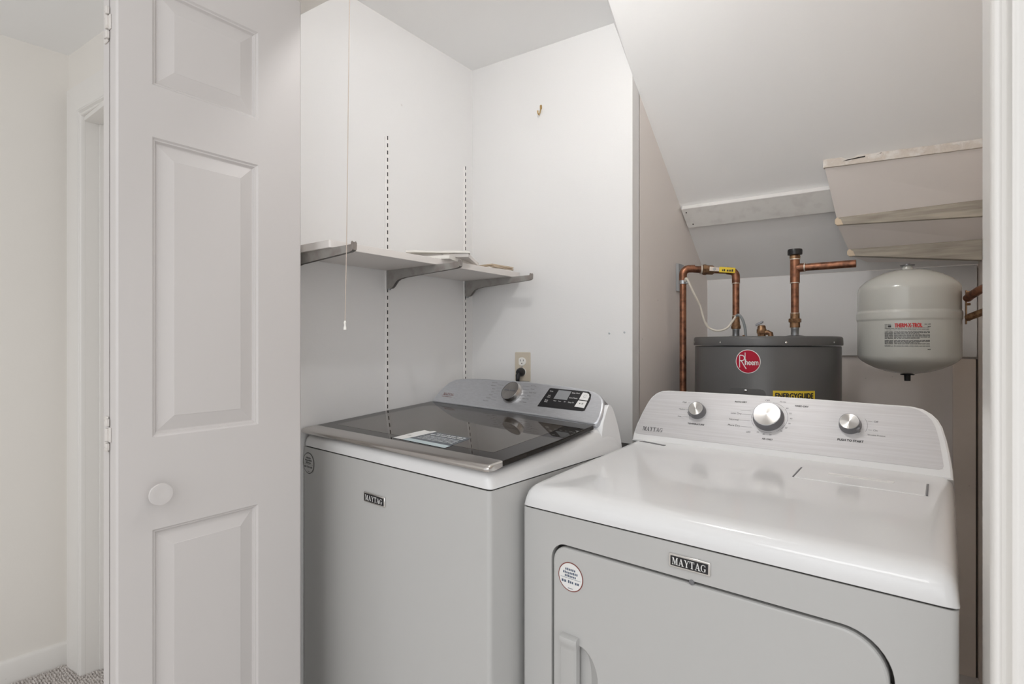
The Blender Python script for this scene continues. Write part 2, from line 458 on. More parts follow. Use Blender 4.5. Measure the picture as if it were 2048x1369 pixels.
# hall walls
X0 = -1.36; XJ = 0.0716
TH = 0.085
def front(x): return wy(0.85, x)
wallbox('wall_front_left', [(-2.531 + 0.98, front(-1.551)), (X0, front(X0)), (X0, front(X0) + TH), (-1.551, front(-1.551) + TH)], 0, CZ, M['hallwall'],
        'hall wall left of the closet opening')
hx0, hx1 = -2.69, -2.518
wallbox('wall_front_corner', [(hx0, front(hx0)), (hx1 - .02, front(hx1)), (hx1 - .02, front(hx1) + 0.12), (hx0, front(hx0) + 0.12)], 0, CZ, M['hallwall'],
        'hall wall strip beside the corner')
wallbox('wall_front_over_door', [(hx1 - .02, front(hx1 - .02)), (-1.551, front(-1.551)), (-1.551, front(-1.551) + TH), (hx1 - .02, front(hx1 - .02) + TH)], 2.127, CZ, M['hallwall'],
        'hall wall above the cased doorway')
wallbox('wall_header', [(X0, front(X0)), (XJ, front(XJ)), (XJ, front(XJ) + TH), (X0, front(X0) + TH)], 2.172, CZ, M['hallwall'],
        'header wall above the closet opening')
wallbox('wall_front_right', [(XJ + .018, front(XJ)), (2.2, front(2.2)), (2.2, front(2.2) + TH), (XJ + .018, front(XJ) + TH)], 0, CZ, M['hallwall'],
        'hall wall right of the closet opening')
hd = Vector((0.0797, 0.9968, 0)); c0 = Vector((-2.679, 0.636, 0)); c1 = c0 - hd * 3.7
wallbox('wall_hall_left', [(c0.x, c0.y), (c1.x, c1.y), (c1.x - 0.1, c1.y), (c0.x - 0.1, c0.y + 0.1)], 0, CZ, M['hallwall'], 'beige white hall wall at the left')
# baseboard of the hall wall
mb = MB()
T = frame((c0.x, c0.y, 0), hd, (0, 0, 1))
bp = [(0, 0), (0.014, 0), (0.014, 0.078), (0.010, 0.086), (0.004, 0.09), (0, 0.09)]
mb.loft([[tuple(T @ Vector((-L, z, d))) for d, z in bp] for L in (3.6, 0.0)])
struct(mb.build('baseboard_left', M['trim']), 'white baseboard along the left hall wall', 'baseboard')

# casing profile swept around a doorway on the hall face
def casing(name, x_in, x_out, ztop, side, label, left=True, xfar=None):
    """x_in: opening edge, x_out: outer edge; profile depth towards the hall (-y)"""
    W_ = abs(x_out - x_in); sg = 1 if x_out > x_in else -1
    prof = [(0.0, 0.0), (0.0, 0.012), (0.002, 0.016), (0.005, 0.0175), (0.0075, 0.0165), (0.0095, 0.0105), (0.0135, 0.0095), (0.016, 0.0125), (0.018, 0.0175), (0.0215, 0.0185), (0.025, 0.0165),
            (0.029, 0.0115), (0.036, 0.0115), (0.055, 0.0155), (W_ - 0.012, 0.019), (W_ - 0.003, 0.0185), (W_, 0.014), (W_, 0.0)]
    mb = MB()
    secs = []
    for k, z in enumerate((0.0, ztop)):
        secs.append([(x_in + sg * a, front(x_in + sg * a) - d, z if k == 0 else ztop + a) for a, d in prof])
    mb.loft(secs)
    if xfar is not None:
        secs = [[(x_in + sg * a, front(x_in + sg * a) - d, ztop + a) for a, d in prof],
                [(xfar, front(xfar) - d, ztop + a) for a, d in prof]]
        mb.loft(secs)
    return struct(mb.build(name, M['trim'], angle=50), label, 'trim')
casing('trim_1', -2.518, -2.640, 2.127, -1, 'white moulded casing of the hall doorway', xfar=-1.60)
casing('trim_2', XJ, XJ + 0.088, 2.25, 1, 'white moulded casing at the right edge, very close')
# jambs
mb = MB()
mb.prism([(hx1, front(hx1)), (hx1 + 0.0, front(hx1) + 0.125), (hx1 - 0.02, front(hx1) + 0.125), (hx1 - 0.02, front(hx1))], 0, 2.127)
mb.box(hx1, -1.551, 0.645, 0.86, 2.11, 2.127)
mb.prism([(hx1, front(hx1) + 0.042), (hx1 + 0.011, front(hx1) + 0.042), (hx1 + 0.011, front(hx1) + 0.125), (hx1, front(hx1) + 0.125)], 0, 2.11)
struct(mb.build('trim_3', M['trim'], bevel=0.0015), 'white jamb and stop inside the hall doorway', 'trim')
mb = MB(); yb = 0.086
mb.prism([(-2.505, front(-2.505) + yb), (-1.56, front(-1.56) + yb), (-1.56, front(-1.56) + yb + .035), (-2.505, front(-2.505) + yb + .035)], 0.012, 2.108)
struct(mb.build('door_2', M['trim'], smooth=False), 'white door closed behind the hall casing', 'door')
mb = MB()
mb.prism([(XJ, front(XJ) - 0.002), (XJ + 0.018, front(XJ) - 0.002), (XJ + 0.018, front(XJ) + TH + .004), (XJ, front(XJ) + TH + .004)], 0, 2.172)
struct(mb.build('trim_4', M['trim'], bevel=0.002), 'white jamb at the right of the closet opening', 'trim')

# white board on the nook back wall, and the tan strip board
mb = MB(); Tn = frame((0, 2.646, 0), (1, KX, 0), (0, 0, 1)); kx = math.sqrt(1 + KX * KX)
def nb(x0, x1, z0, z1, d0, d1, m=None): MBx = m or mb; MBx.box(x0 * kx, x1 * kx, z0, z1, -d0, -d1, Tn); return MBx
nb(-0.786, 0.187, 1.213, 1.5625, 0.0, 0.0195)
struct(mb.build('trim_5', M['wall'], bevel=0.002), 'wide white board across the wall behind the heater', 'board')
mb = MB(); nb(0.117, 0.184, 0, 1.205, 0.004, 0.0195)
struct(mb.build('trim_6', M['tan'], bevel=0.001), 'narrow tan board beside the dark joint in the corner', 'board')
mb = MB(); nb(0.1835, 0.1895, 0, 1.205, 0.010, 0.0195)
struct(mb.build('trim_7', M['groove'], smooth=False), 'dark vertical joint in the far right corner', 'joint')

# ------------------------------------------------------------------ slope board and stair soffit
Ts = frame((0, 1.806, 2.202), (1, KX, 0), (0, 1, -0.76))
# board lying on the slope
t = thing('slope_board', 'long pale grey board fixed across the sloped stair underside', 'board', (0, 0, 0))
def slope_pt(x, y, off=0.0):
    # point on slope plane below x,y lowered by off along the normal
    tt = y - KX * x - 1.806
    nrm = Vector((-0.76 * 0.0797, 0.76 * 0.9968, 1)).normalized()
    return Vector((x, y, 2.202 - 0.76 * tt)) - nrm * off
mb = MB()
xs = [(-0.781, 2.222, 2.299), (-0.775, 2.220, 2.306), (-0.236, 2.262, 2.349)]
secs = []
for x, ya, yb_ in xs:
    secs.append([tuple(slope_pt(x, ya, 0.001)), tuple(slope_pt(x, ya, 0.020)), tuple(slope_pt(x, yb_, 0.020)), tuple(slope_pt(x, yb_, 0.001))])
mb.loft(secs)
mb.build('plank', M['board'], t, bevel=0.002)
mb = MB(); mb.loft([[tuple(slope_pt(x, y - .0012, .0015)), tuple(slope_pt(x, y - .0012, .0205)), tuple(slope_pt(x, y + .0012, .0212)), tuple(slope_pt(x, y + .0012, .0015))] for x, y in ((-.779, 2.2212), (-.238, 2.2618))])
mb.build('lit_edge', M['std'], t, smooth=False)  # white strip paints the light falling on the board's top edge
for (x, y) in ((-0.765, 2.238), (-0.754, 2.291)):
    mb = MB(); p = slope_pt(x, y, 0.0205)
    nrm = Vector((-0.06, 0.757, 1)).normalized()
    T = Matrix.Translation(p) @ nrm.to_track_quat('Z', 'Y').to_matrix().to_4x4()
    mb.lathe([(0.0028, 0.002), (0.0028, -0.0008), (0.0001, -0.0012)], 12, T)
    mb.build('screw', M['dark'], t)

# stepped soffit hanging below the slope at the right
t = thing('stair_soffit', 'stepped white stair underside with two bare wooden battens', 'soffit', (0, 0, 0))
def sf(x, tt, z): return (x, wy(1.806 + tt, x), z)
XE = 0.186
def face(mb, a, b, c, d, th=0.02):                # a,b top left-right, c,d bottom right-left; thickness upwards
    k = [Vector(p) for p in (a, b, c, d)]
    n_ = (k[1] - k[0]).cross(k[3] - k[0]).normalized()
    if n_.y < 0: n_ = -n_
    mb.add([tuple(p) for p in k] + [tuple(p + n_ * th) for p in k],
           [(0, 1, 2, 3), (7, 6, 5, 4), (0, 4, 5, 1), (1, 5, 6, 2), (2, 6, 7, 3), (3, 7, 4, 0)])
mb = MB(); face(mb, sf(-.254, .385, 1.884), sf(XE, .385, 1.873), sf(XE, .52, 1.739), sf(-.232, .52, 1.730)); mb.build('drywall_panel', M['nook'], t, smooth=False)
mb = MB(); face(mb, sf(-.230, .525, 1.703), sf(XE, .525, 1.685), sf(XE, .64, 1.626), sf(-.204, .64, 1.627)); mb.build('drywall_panel', M['nook'], t, smooth=False)
mb = MB(); face(mb, sf(-.198, .645, 1.602), sf(XE, .645, 1.556), sf(XE, .76, 1.568), sf(-.151, .76, 1.588), 0.012); mb.build('drywall_panel', M['nook'], t, smooth=False)
# worn paper edge on top, uneven
mb = MB(); n = 40; top = []; bot = []
for i in range(n + 1):
    x = -.258 + (XE + .258) * i / n
    zt = 1.911 - 0.012 * i / n + 0.0018 * noise.noise((x * 40, 3, 0)) - (0.006 if i in (6, 7, 8) else 0)
    zb = 1.883 - 0.011 * i / n + 0.0012 * noise.noise((x * 50, 9, 0))
    top.append((x, zt)); bot.append((x, zb))
secs = [[sf(a[0], .376, a[1]), sf(b[0], .376, b[1]), sf(b[0], .398, b[1]), sf(a[0], .398, a[1])] for a, b in zip(top, bot)]
mb.loft(secs); mb.build('worn_edge', M['edge'], t, angle=50)
mb = MB()
for x0_, x1_, za in ((-.20, -.135, 1.899), (-.105, -.090, 1.9025)):
    mb.add([sf(x0_, .3745, za - .004), sf(x1_, .3745, za - .0005), sf(x1_, .3745, za + .0035), sf(x0_ + .012, .3745, za - .0005)], [(0, 1, 2, 3)])
mb.build('edge_gap', M['dark'], t, smooth=False)
mb = MB(); face(mb, sf(-.254, .385, 1.886), sf(-.2535, .80, 1.886), sf(-.2535, .80, 1.80), sf(-.250, .42, 1.86), 0.002)
def batten(tt, x0_, zt0, zb0, zt1, zb1):
    mb = MB(); secs = []
    for k, (x, f, zt, zb) in enumerate(((x0_, .55, zt0, zb0), (x0_ + .004, .86, zt0, zb0), (x0_ + .012, 1, zt0, zb0), (XE, 1, zt1, zb1))):
        c_ = (zt + zb) / 2; h_ = (zt - zb) / 2 * f
        secs.append([sf(x, tt - .006, c_ + h_), sf(x, tt - .006, c_ - h_), sf(x, tt + .03, c_ - h_), sf(x, tt + .03, c_ + h_)])
    mb.loft(secs); b = mb.build('batten', M['rawwood'], t, bevel=0.002)
    mb = MB(); x = x0_
    c_ = (zt0 + zb0) / 2; h_ = (zt0 - zb0) / 2
    mb.loft([[sf(x - .004, tt - .006, c_ + h_ * .5), sf(x - .004, tt - .006, c_ - h_ * .5), sf(x - .004, tt + .02, c_ - h_ * .5), sf(x - .004, tt + .02, c_ + h_ * .5)],
             [sf(x + .003, tt - .009, c_ + h_), sf(x + .003, tt - .009, c_ - h_), sf(x + .003, tt + .02, c_ - h_), sf(x + .003, tt + .02, c_ + h_)],
             [sf(x + .016, tt - .0075, c_ + h_ * .3), sf(x + .022, tt - .0075, c_ - h_), sf(x + .022, tt + .02, c_ - h_), sf(x + .016, tt + .02, c_ + h_ * .3)]])
    mb.build('batten_end', M['woodend'], b)
batten(.52, -.233, 1.730, 1.702, 1.739, 1.683)
batten(.64, -.205, 1.627, 1.601, 1.626, 1.553)

# ------------------------------------------------------------------ folded bifold door
DX = -1.262; DY0 = 0.374; DY1 = 0.774; DT = 0.0345; DH = 2.135
d1 = bpy.data.objects.new('door_1', None); COL.objects.link(d1); d1.location = (DX, DY0, 0)
struct(d1, 'white bifold closet door folded open, raised panels and round knob', 'door')
def leaf_mesh():
    mb = MB(); Wd = DY1 - DY0
    T = frame((0, 0, 0), (0, 1, 0), (0, 0, 1))     # u = y, v = z, normal = +x
    pans = [(0.063, 0.287, 0.13, 0.868), (0.063, 0.287, 1.060, 1.684), (0.063, 0.287, 1.792, 2.003)]
    hs = [rrect(a, b, c_, d_, 0) for a, b, c_, d_ in pans]
    r = 0.004
    mb.holes(rrect(r, Wd - r, r, DH - r, 0), hs, 0, T)
    mb.ring(rrect(r, Wd - r, r, DH - r, 0), 0, rrect(0, Wd, 0, DH, 0), -r * 0.8, T)
    mb.ring(rrect(0, Wd, 0, DH, 0), -r * 0.8, rrect(0, Wd, 0, DH, 0), -DT, T)
    mb.flat(rrect(0, Wd, 0, DH, 0)[::-1], -DT, T)
    for a, b, c_, d_ in pans:
        steps = [(0, 0), (0.0035, -0.0035), (0.006, -0.0040), (0.0095, -0.0095), (0.011, -0.0100), (0.0405, -0.0022), (0.0415, -0.0016)]
        for (i0, z0), (i1, z1) in zip(steps, steps[1:]):
            mb.ring(rrect(a + i0, b - i0, c_ + i0, d_ - i0, 0), z0, rrect(a + i1, b - i1, c_ + i1, d_ - i1, 0), z1, T)
        i1, z1 = steps[-1]
        mb.flat(rrect(a + i1, b - i1, c_ + i1, d_ - i1, 0), z1, T)
    return mb
o = leaf_mesh().build('leaf', M['door'], d1, loc=(0, 0, 0.012), angle=12)
o2 = o.copy(); COL.objects.link(o2); o2.parent = d1
o2.location = (-2 * DT - 0.0065, DY1 - DY0, 0.012); o2.rotation_euler = (0, 0, PI)
mb = MB(); mb.box(-DT - 0.0063, -DT - 0.0002, 0.0015, DY1 - DY0 - 0.002, 0.014, DH + 0.008); mb.build('gap_shade', M['groove'], d1, smooth=False)  # dark filler stands in for the shade between the two leaves
Tk = frame((0.0, 0.070, 0.957), (0, 1, 0), (0, 0, 1))
mb = MB(); mb.lathe([(0.0135, -0.001), (0.011, 0.004), (0.009, 0.010), (0.0105, 0.016), (0.019, 0.021), (0.0225, 0.0245), (0.0215, 0.027), (0.017, 0.0275), (0.010, 0.0268), (0.0001, 0.0262)], 40, Tk)
mb.build('knob', M['door'], d1, angle=60)
for zc in (1.083, 1.914, 0.35):
    hb = MB(); T = frame((-DT - 0.0030, -0.0008, zc), (1, 0, 0), (0, 0, 1))   # lies on the two leaf edges, facing -y
    sh = MB()
    for (a, b) in ((-0.032, -0.017), (-0.013, 0.013), (0.017, 0.032)):
        sh.box(-0.0045, 0.0045, a, b, 0, 0.0065, T)
    for (a, b) in ((-0.036, -0.016), (0.016, 0.036)):
        sh.box(-0.022, -0.002, a, b, -0.001, 0.0022, T)
    sh.box(0.002, 0.012, -0.015, 0.015, -0.001, 0.0022, T)
    h = sh.build('hinge', M['hinge'], d1, bevel=0.0015)
    for v_ in (-0.027, 0.027):
        mb = MB(); mb.lathe([(0.0022, 0), (0.0020, 0.0032), (0.0001, 0.0028)], 10, T @ Matrix.Translation((-0.014, v_, 0.0))); mb.build('screw', M['chromed'], h)

# ------------------------------------------------------------------ shelf standards, brackets, shelf, papers
SX = -1.4785
def standard(y, label):
    t = thing('shelf_standard', label, 'shelf track', (SX, y, 0), 0, 'slotted shelf tracks on the left wall')
    mb = MB(); T = I4
    mb.loft([[(0.0004, -0.0085, z), (0.0045, -0.0078, z), (0.0055, -0.0065, z), (0.0055, 0.0065, z), (0.0045, 0.0078, z), (0.0004, 0.0085, z)] for z in (1.0, 1.988)])
    mb.build('channel', M['std'], t, smooth=False)
    mb = MB(); z = 1.012
    while z < 1.98:
        mb.box(0.0050, 0.0058, -0.0021, 0.0021, z, z + 0.0135); z += 0.0254
    o = mb.build('slot', M['dark'], t, smooth=False); o['kind'] = 'stuff'
standard(1.2325, 'white slotted shelf track, taller looking one left of the wall corner')
standard(1.6385, 'white slotted shelf track nearest the alcove corner')

def bracket(y, L, label):
    t = thing('shelf_bracket', label, 'shelf bracket', (SX, y, 1.455), 0, 'grey metal brackets under the shelf')
    # side profile in x,z ; two cheeks and a top web make the folded channel
    pr = [(0.010, 0.0), (0.030, 0.001), (0.040, 0.006), (0.049, 0.015), (0.058, 0.024), (0.072, 0.030), (0.10, 0.034), (0.16, 0.037), (L - 0.015, 0.0455), (L - 0.004, 0.048),
          (L, 0.052), (L + 0.001, 0.068), (L - 0.003, 0.073), (L - 0.007, 0.070), (L - 0.008, 0.0645), (0.010, 0.0645)]
    T = frame((0, 0, 0), (1, 0, 0), (0, 0, 1))
    mb = MB(); mb.prism(pr, -0.0062, -0.0048, T); mb.prism(pr, 0.0048, 0.0062, T)
    mb.box(0.012, L - 0.008, -0.0050, 0.0050, 0.0625, 0.0643)
    mb.box(L - 0.003, L + 0.0005, -0.005, 0.005, 0.050, 0.070)
    mb.build('arm', M['bracket'], t)
    mb = MB(); mb.box(0.0108, 0.020, -0.0035, -0.0015, -0.004, 0.0600); mb.box(0.0108, 0.020, 0.0015, 0.0035, -0.004, 0.0600)
    mb.build('hook_tab', M['steel'], t)
bracket(0.848, 0.338, 'grey shelf bracket partly behind the folded door')
bracket(1.2325, 0.352, 'grey shelf bracket under the middle of the shelf')
bracket(1.6385, 0.338, 'grey shelf bracket at the far corner end of the shelf')
mb = MB()
shp = rrect(SX + 0.002, -1.230, 0.835, 1.682, [0.001, 0.006, 0.001, 0.001], 3)
mb.prism(shp, 1.5195, 1.5400)
o = mb.build('wall_shelf', M['shelf'], bevel=0.0015)
tag(o, 'white board shelf on grey brackets along the left wall', 'shelf')

def slab(name, cx_, cy_, w_, d_, z0, z1, rot, m, label, cat, parent=None, wob=0.0):
    t_ = MB(); n = 8; secs = []
    for i in range(n + 1):
        u = -w_ / 2 + w_ * i / n; dz = wob * math.sin(i * 1.3)
        secs.append([(u, -d_ / 2, z0 + dz * .2), (u, d_ / 2, z0 + dz * .2), (u, d_ / 2, z1 + dz), (u, -d_ / 2, z1 + dz)])
    t_.loft(secs)
    o = t_.build(name, m, parent, smooth=False)
    if parent is None:
        o.location = (cx_, cy_, 0)
    else: o.location = (cx_, cy_, 0)
    o.rotation_euler = (0, 0, rot)
    if label: tag(o, label, cat)
    return o
slab('booklet', -1.335, 1.345, 0.19, 0.25, 1.5402, 1.552, 0.35, M['paper'], 'white booklet at the bottom of the pile above the middle bracket', 'booklet')
slab('magazine', -1.335, 1.352, 0.21, 0.25, 1.5645, 1.5700, 0.72, M['paper'], 'open white leaflet on top of the pile above the middle bracket', 'leaflet', wob=0.0015)
slab('booklet', -1.325, 1.37, 0.20, 0.22, 1.5525, 1.5638, 0.55, M['shelf'], 'grey white booklet in the middle of the pile on the shelf', 'booklet')
slab('envelope', -1.320, 1.585, 0.150, 0.13, 1.5402, 1.547, -0.05, M['paper'], 'white envelope lowest at the far end of the shelf', 'envelope')
slab('envelope', -1.318, 1.592, 0.155, 0.13, 1.5475, 1.5525, 0.05, M['tanpap'], 'tan envelope between two others at the far shelf end', 'envelope')
slab('envelope', -1.313, 1.590, 0.150, 0.125, 1.553, 1.558, -0.04, M['tanpap'], 'tan envelope topmost at the far shelf end', 'envelope')
# crumpled clear bag
mb = MB(); vs = []; fs = []; n = 14
for i in range(n):
    for j in range(n):
        u, v = i / (n - 1), j / (n - 1)
        e = math.sin(PI * u) * math.sin(PI * v)
        x = -1.285 + 0.052 * u; y = 1.235 + 0.115 * v
        z = 1.541 + 0.019 * e + 0.012 * e * noise.noise((u * 9, v * 9, 1.3))
        vs.append((x + 0.004 * noise.noise((u * 7, v * 7, 4)), y, max(1.5405, z)))
for i in range(n - 1):
    for j in range(n - 1):
        a = i * n + j; fs.append((a, a + 1, a + n + 1, a + n))
mb.add(vs, fs); o = mb.build('plastic_bag', M['bag'], angle=25)
tag(o, 'crumpled clear plastic bag on the shelf beside the booklets', 'bag')

# ------------------------------------------------------------------ ceiling lamp with pull string (above the frame)
t = thing('ceiling_lamp', 'bare bulb lampholder on the closet ceiling', 'lamp', (-0.62, 0.975, CZ))
mb = MB(); mb.lathe([(0.0001, 0), (0.055, 0), (0.055, -0.008), (0.035, -0.022), (0.024, -0.030), (0.024, -0.045), (0.0001, -0.045)], 32); mb.build('lampholder', M['recept'], t)
mb = MB(); mb.lathe([(0.013, -0.044), (0.014, -0.050), (0.026, -0.066), (0.030, -0.080), (0.026, -0.096), (0.014, -0.106), (0.0001, -0.108)], 24); mb.build('bulb', M['bulb'], t, angle=60)
# the bulb's emissive glass lights the closet
t = thing('pull_string', 'thin pull string hanging in front of the shelf with a small white bead', 'pull string', (-1.149, 0.825, 1.30))
mb = MB(); pts = []
for i in range(24):
    f_ = i / 23
    pts.append((-0.026 * f_ + 0.0012 * math.sin(f_ * 7), 0.038 * f_, 0.020 + f_ * 1.083))
mb.tube(pts, 0.0011, 6); mb.build('string', M['string'], t)
mb = MB(); mb.lathe([(0.0001, 1.080), (0.006, 1.088), (0.022, 1.098), (0.024, 1.105), (0.0001, 1.105)], 20, Matrix.Translation((-0.026, 0.038, 0))); mb.build('pull_switch', M['recept'], t)
mb = MB(); mb.lathe([(0.0001, 0.0), (0.0040, 0.001), (0.0038, 0.006), (0.0022, 0.011), (0.0026, 0.016), (0.0034, 0.020), (0.0012, 0.024)], 14); mb.build('bead', M['recept'], t)

# ------------------------------------------------------------------ wall hook, outlet, plug, screws
Tb = lambda x, z, d=0.0: frame((x, wy(1.806, x) - d, z), (1, KX, 0), (0, 0, 1))   # plane on the alcove back wall, normal to the room
t = thing('wall_hook', 'small brass hook high on the alcove back wall', 'hook', (-1.151, wy(1.806, -1.151), 2.160))
T = frame((0, 0, 0), (1, KX, 0), (0, 0, 1))
mb = MB(); mb.prism(rrect(-0.0045, 0.0045, 0.006, 0.024, 0.004), 0.0002, 0.002, T); mb.build('back_plate', M['brass'], t)
mb = MB(); mb.tube([(0, -.002, .018), (0, -.004, .004), (-.001, -.007, -.010), (-.001, -.013, -.018), (-.001, -.020, -.014), (-.001, -.021, -.005)], [.0022, .0024, .0026, .0028, .0026, .003], 8)
mb.build('hook_arm', M['brass'], t)
t = thing('outlet', 'beige outlet plate with white receptacles behind the washer', 'outlet', (-1.2315, wy(1.806, -1.2315), 1.173))
mb = MB(); mb.prism(rrect(-0.035, 0.035, -0.057, 0.057, 0.004), 0.0003, 0.005, T); mb.build('cover_plate', M['plate'], t, bevel=0.0015)
for zc in (0.0205, -0.0205):
    mb = MB(); mb.prism([(max(-.0165, min(.0165, x)), y) for x, y in circle(-0.002, zc, 0.019, 28, 0.0165)], 0.004, 0.0068, T); r_ = mb.build('receptacle', M['recept'], t, bevel=0.0006)
    mb = MB()
    mb.box(-0.0100, -0.0078, zc + 0.000, zc + 0.0085, 0.0064, 0.0071, T); mb.box(0.0040, 0.0062, zc + 0.001, zc + 0.008, 0.0064, 0.0071, T)
    mb.prism(circle(-0.002, zc - 0.0075, 0.0024, 10), 0.0064, 0.0071, T); mb.build('slot', M['dark'], r_, smooth=False)
mb = MB(); mb.lathe([(0.003, 0.004), (0.0028, 0.0062), (0.0001, 0.0064)], 12, T @ Matrix.Translation((-0.002, 0, 0))); mb.build('screw', M['steel'], t)
t = thing('power_plug', 'black plug in the lower receptacle, cord going down behind the washer', 'plug', (-1.2335, wy(1.806, -1.2335) - 0.0072, 1.152))
mb = MB(); mb.lathe([(0.0001, 0), (0.017, 0), (0.0175, 0.008), (0.0155, 0.018), (0.010, 0.026), (0.0001, 0.027)], 20, T @ Matrix.Scale(1.0, 4)); mb.build('plug_body', M['blackpl'], t)
mb = MB(); mb.tube([(0, -.012, 0), (0, -.024, -.012), (0, -.026, -.03), (0.002, -.022, -.06), (.01, -.02, -.14), (.03, -.02, -.30)], [.0105, .0095, .0075, .0055, .004, .004], 12); mb.build('cord', M['blackpl'], t)
for x, z in ((-0.872, 1.301), (-0.816, 1.304)):
    mb = MB(); T2 = frame((0, 0, 0), (1, KX, 0), (0, 0, 1))
    mb.lathe([(0.0036, 0.0002), (0.0034, 0.0016), (0.0012, 0.0022), (0.0001, 0.0018)], 14, T2)
    o = mb.build('wall_screw', M['steel'], loc=(x, wy(1.806, x), z))
    tag(o, 'small screw head in the alcove back wall, the %s of the pair' % ('left' if x < -.85 else 'right, nearer the corner'), 'screw', 'screw heads in the back wall')

# ------------------------------------------------------------------ washer
t = thing('washer', 'white top load washer with smoked glass lid and silver console', 'washing machine', (-1.474, 0.912, 0), math.radians(-3.3))
WASH = t
Wx = 0.7630
mb = MB()
for r_, z0, z1 in ((0, 0.02, 0.9555),):
    mb.prism(rrect(0.0, Wx, 0.0, 0.65, [0.002, 0.010, 0.010, 0.002], 5), z0, z1)
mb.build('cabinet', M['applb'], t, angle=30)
mb = MB(); mb.prism(rrect(0.003, Wx - 0.003, 0.003, 0.655, 0.010, 5), 0.9550, 0.9590); mb.build('seam', M['dark'], t, smooth=False)
# top deck, rounded front and side edges
def rounded_deck(mb, x0, x1, prof, drops, back_y, zlow):
    """prof: list (y, z) of the top line front to back; drops: (dx, dy, dz) edge rounding stations"""
    secs = []
    st = [(x0 + d[0], d[1], d[2]) for d in drops] + [(x1 - d[0], d[1], d[2]) for d in reversed(drops)]
    for x, dy, dz in st:
        sec = [(x, prof[0][0] + dy, zlow)]
        for y, z in prof:
            sec.append((x, y + dy * (1 if y < 0.1 else 0), max(zlow + 0.001, z - dz * (1.0 if z > zlow + 0.012 else 0.35))))
        sec.append((x, back_y, max(zlow + 0.001, prof[-1][1] - dz))); sec.append((x, back_y, zlow))
        secs.append(sec)
    mb.loft(secs)
mb = MB()
prof = [(0.0, 0.962), (0.0, 0.974), (0.002, 0.982), (0.007, 0.9885), (0.014, 0.992), (0.03, 0.994), (0.20, 1.006), (0.43, 1.029), (0.48, 1.032), (0.515, 1.024), (0.54, 1.006), (0.556, 0.986), (0.566, 0.966)]
drops = [(0.0, 0.010, 0.034), (0.001, 0.006, 0.024), (0.004, 0.0025, 0.014), (0.009, 0.0008, 0.006), (0.016, 0.0, 0.0015), (0.026, 0, 0)]
rounded_deck(mb, 0.0, Wx + 0.002, prof, drops, 0.567, 0.9590)
mb.build('top_deck', M['appl'], t, angle=50)
# hump behind the console
mb = MB()
hp = [(0.452, 0.965), (0.450, 1.020), (0.458, 1.050), (0.476, 1.080), (0.486, 1.0925), (0.494, 1.0935), (0.502, 1.088), (0.511, 1.077), (0.520, 1.063), (0.529, 1.047), (0.538, 1.029), (0.546, 1.010), (0.554, 0.988), (0.562, 0.962)]
T = frame((0, 0, 0), (0, 1, 0), (0, 0, 1))
mb.loft([[(x, y0 + dy_, z) for y0, z in hp] for x, dy_ in ((0.700, 0.0), (Wx - 0.003, 0.0), (Wx + 0.001, 0.003))])
mb.build('console_flank', M['appl'], t, angle=45)
mb = MB()
hp2 = [(0.53, 0.965), (0.54, 1.04), (0.562, 1.080), (0.580, 1.080), (0.60, 1.06), (0.625, 1.02), (0.64, 0.965)]
mb.loft([[(x, y, z) for y, z in hp2] for x in (0.06, 0.60)]); mb.build('console_back', M['applb'], t)
# console in its own slightly turned frame
CA = math.radians(-4.5)
cx_ax = Vector((math.cos(CA), math.sin(CA), 0)); cb = Vector((-math.sin(CA), math.cos(CA), 0))
up = (cb * 0.07 + Vector((0, 0, 0.09))).normalized()
Tc = frame((0, 0.503, 1.05), cx_ax, up)            # local x along, y up the face, z out of the face
ol = [(0.0024, -0.003), (0.0085, 0.030), (0.018, 0.056), (0.0417, 0.089), (0.070, 0.1035), (0.1035, 0.1100), (0.16, 0.1138), (0.235, 0.1160), (0.33, 0.1162), (0.417, 0.1155), (0.5676, 0.1120),
      (0.6666, 0.1045), (0.705, 0.098), (0.727, 0.0885), (0.742, 0.0765), (0.751, 0.062), (0.7575, 0.040), (0.7600, 0.018), (0.7575, 0.000), (0.750, -0.0095), (0.735, -0.010), (0.588, -0.0050), (0.36, -0.003)]
mb = MB(); mb.prism(ol, -0.045, 0.0, Tc)
mb.build('console', M['silver'], t, bevel=0.007, seg=4, angle=30)
def lettering(name, fn, m, parent):
    mb = MB(); fn(mb); o = mb.build(name, m, parent, smooth=False, fix=False); o['kind'] = 'stuff'; return o
def f(mb):
    for i, (s, u, v) in enumerate((('Heavy Duty', .286, .1010), ('Bulky Items', .288, .0885), ('Whites', .292, .0760), ('Colors', .294, .0640), ('Normal', .294, .0520), ('Delicates', .292, .0395), ('Rinse & Spin', .290, .0270))):
        put_text(mb, s, u + 0.010, v, 0.0040, Tc, 'r')
    for i, (s, u, v) in enumerate((('Quick Wash', .452, .1000), ('Towels', .458, .0880), ('Power Wash', .459, .0745), ('Sheets', .458, .0620), ('Drain & Spin', .444, .0500), ('Clean Washer', .436, .0375))):
        put_text(mb, s, u, v, 0.0040, Tc, 'l')
lettering('printed_lettering', f, M['inkg'], t)
def f(mb): serif_word(mb, 'MAYTAG', 0.079, 0.036, 0.0105, Tc, 0.060); bars(mb, 0.048, 0.104, 0.0255, 0.0022, Tc, words=2)
o = lettering('brand_lettering', f, M['inkdr'], t)
def f(mb):
    for u0, u1, v in ((.302, .330, .093), (.306, .328, .081), (.308, .327, .069), (.308, .326, .057), (.306, .328, .045), (.308, .332, .033), (.418, .448, .096), (.426, .454, .084), (.428, .454, .072), (.428, .454, .060), (.420, .440, .050)):
        mb.box(u0, u1, v - .0002, v + .0002, 0, .0004, Tc)
lettering('print_line', f, M['inkg'], t)
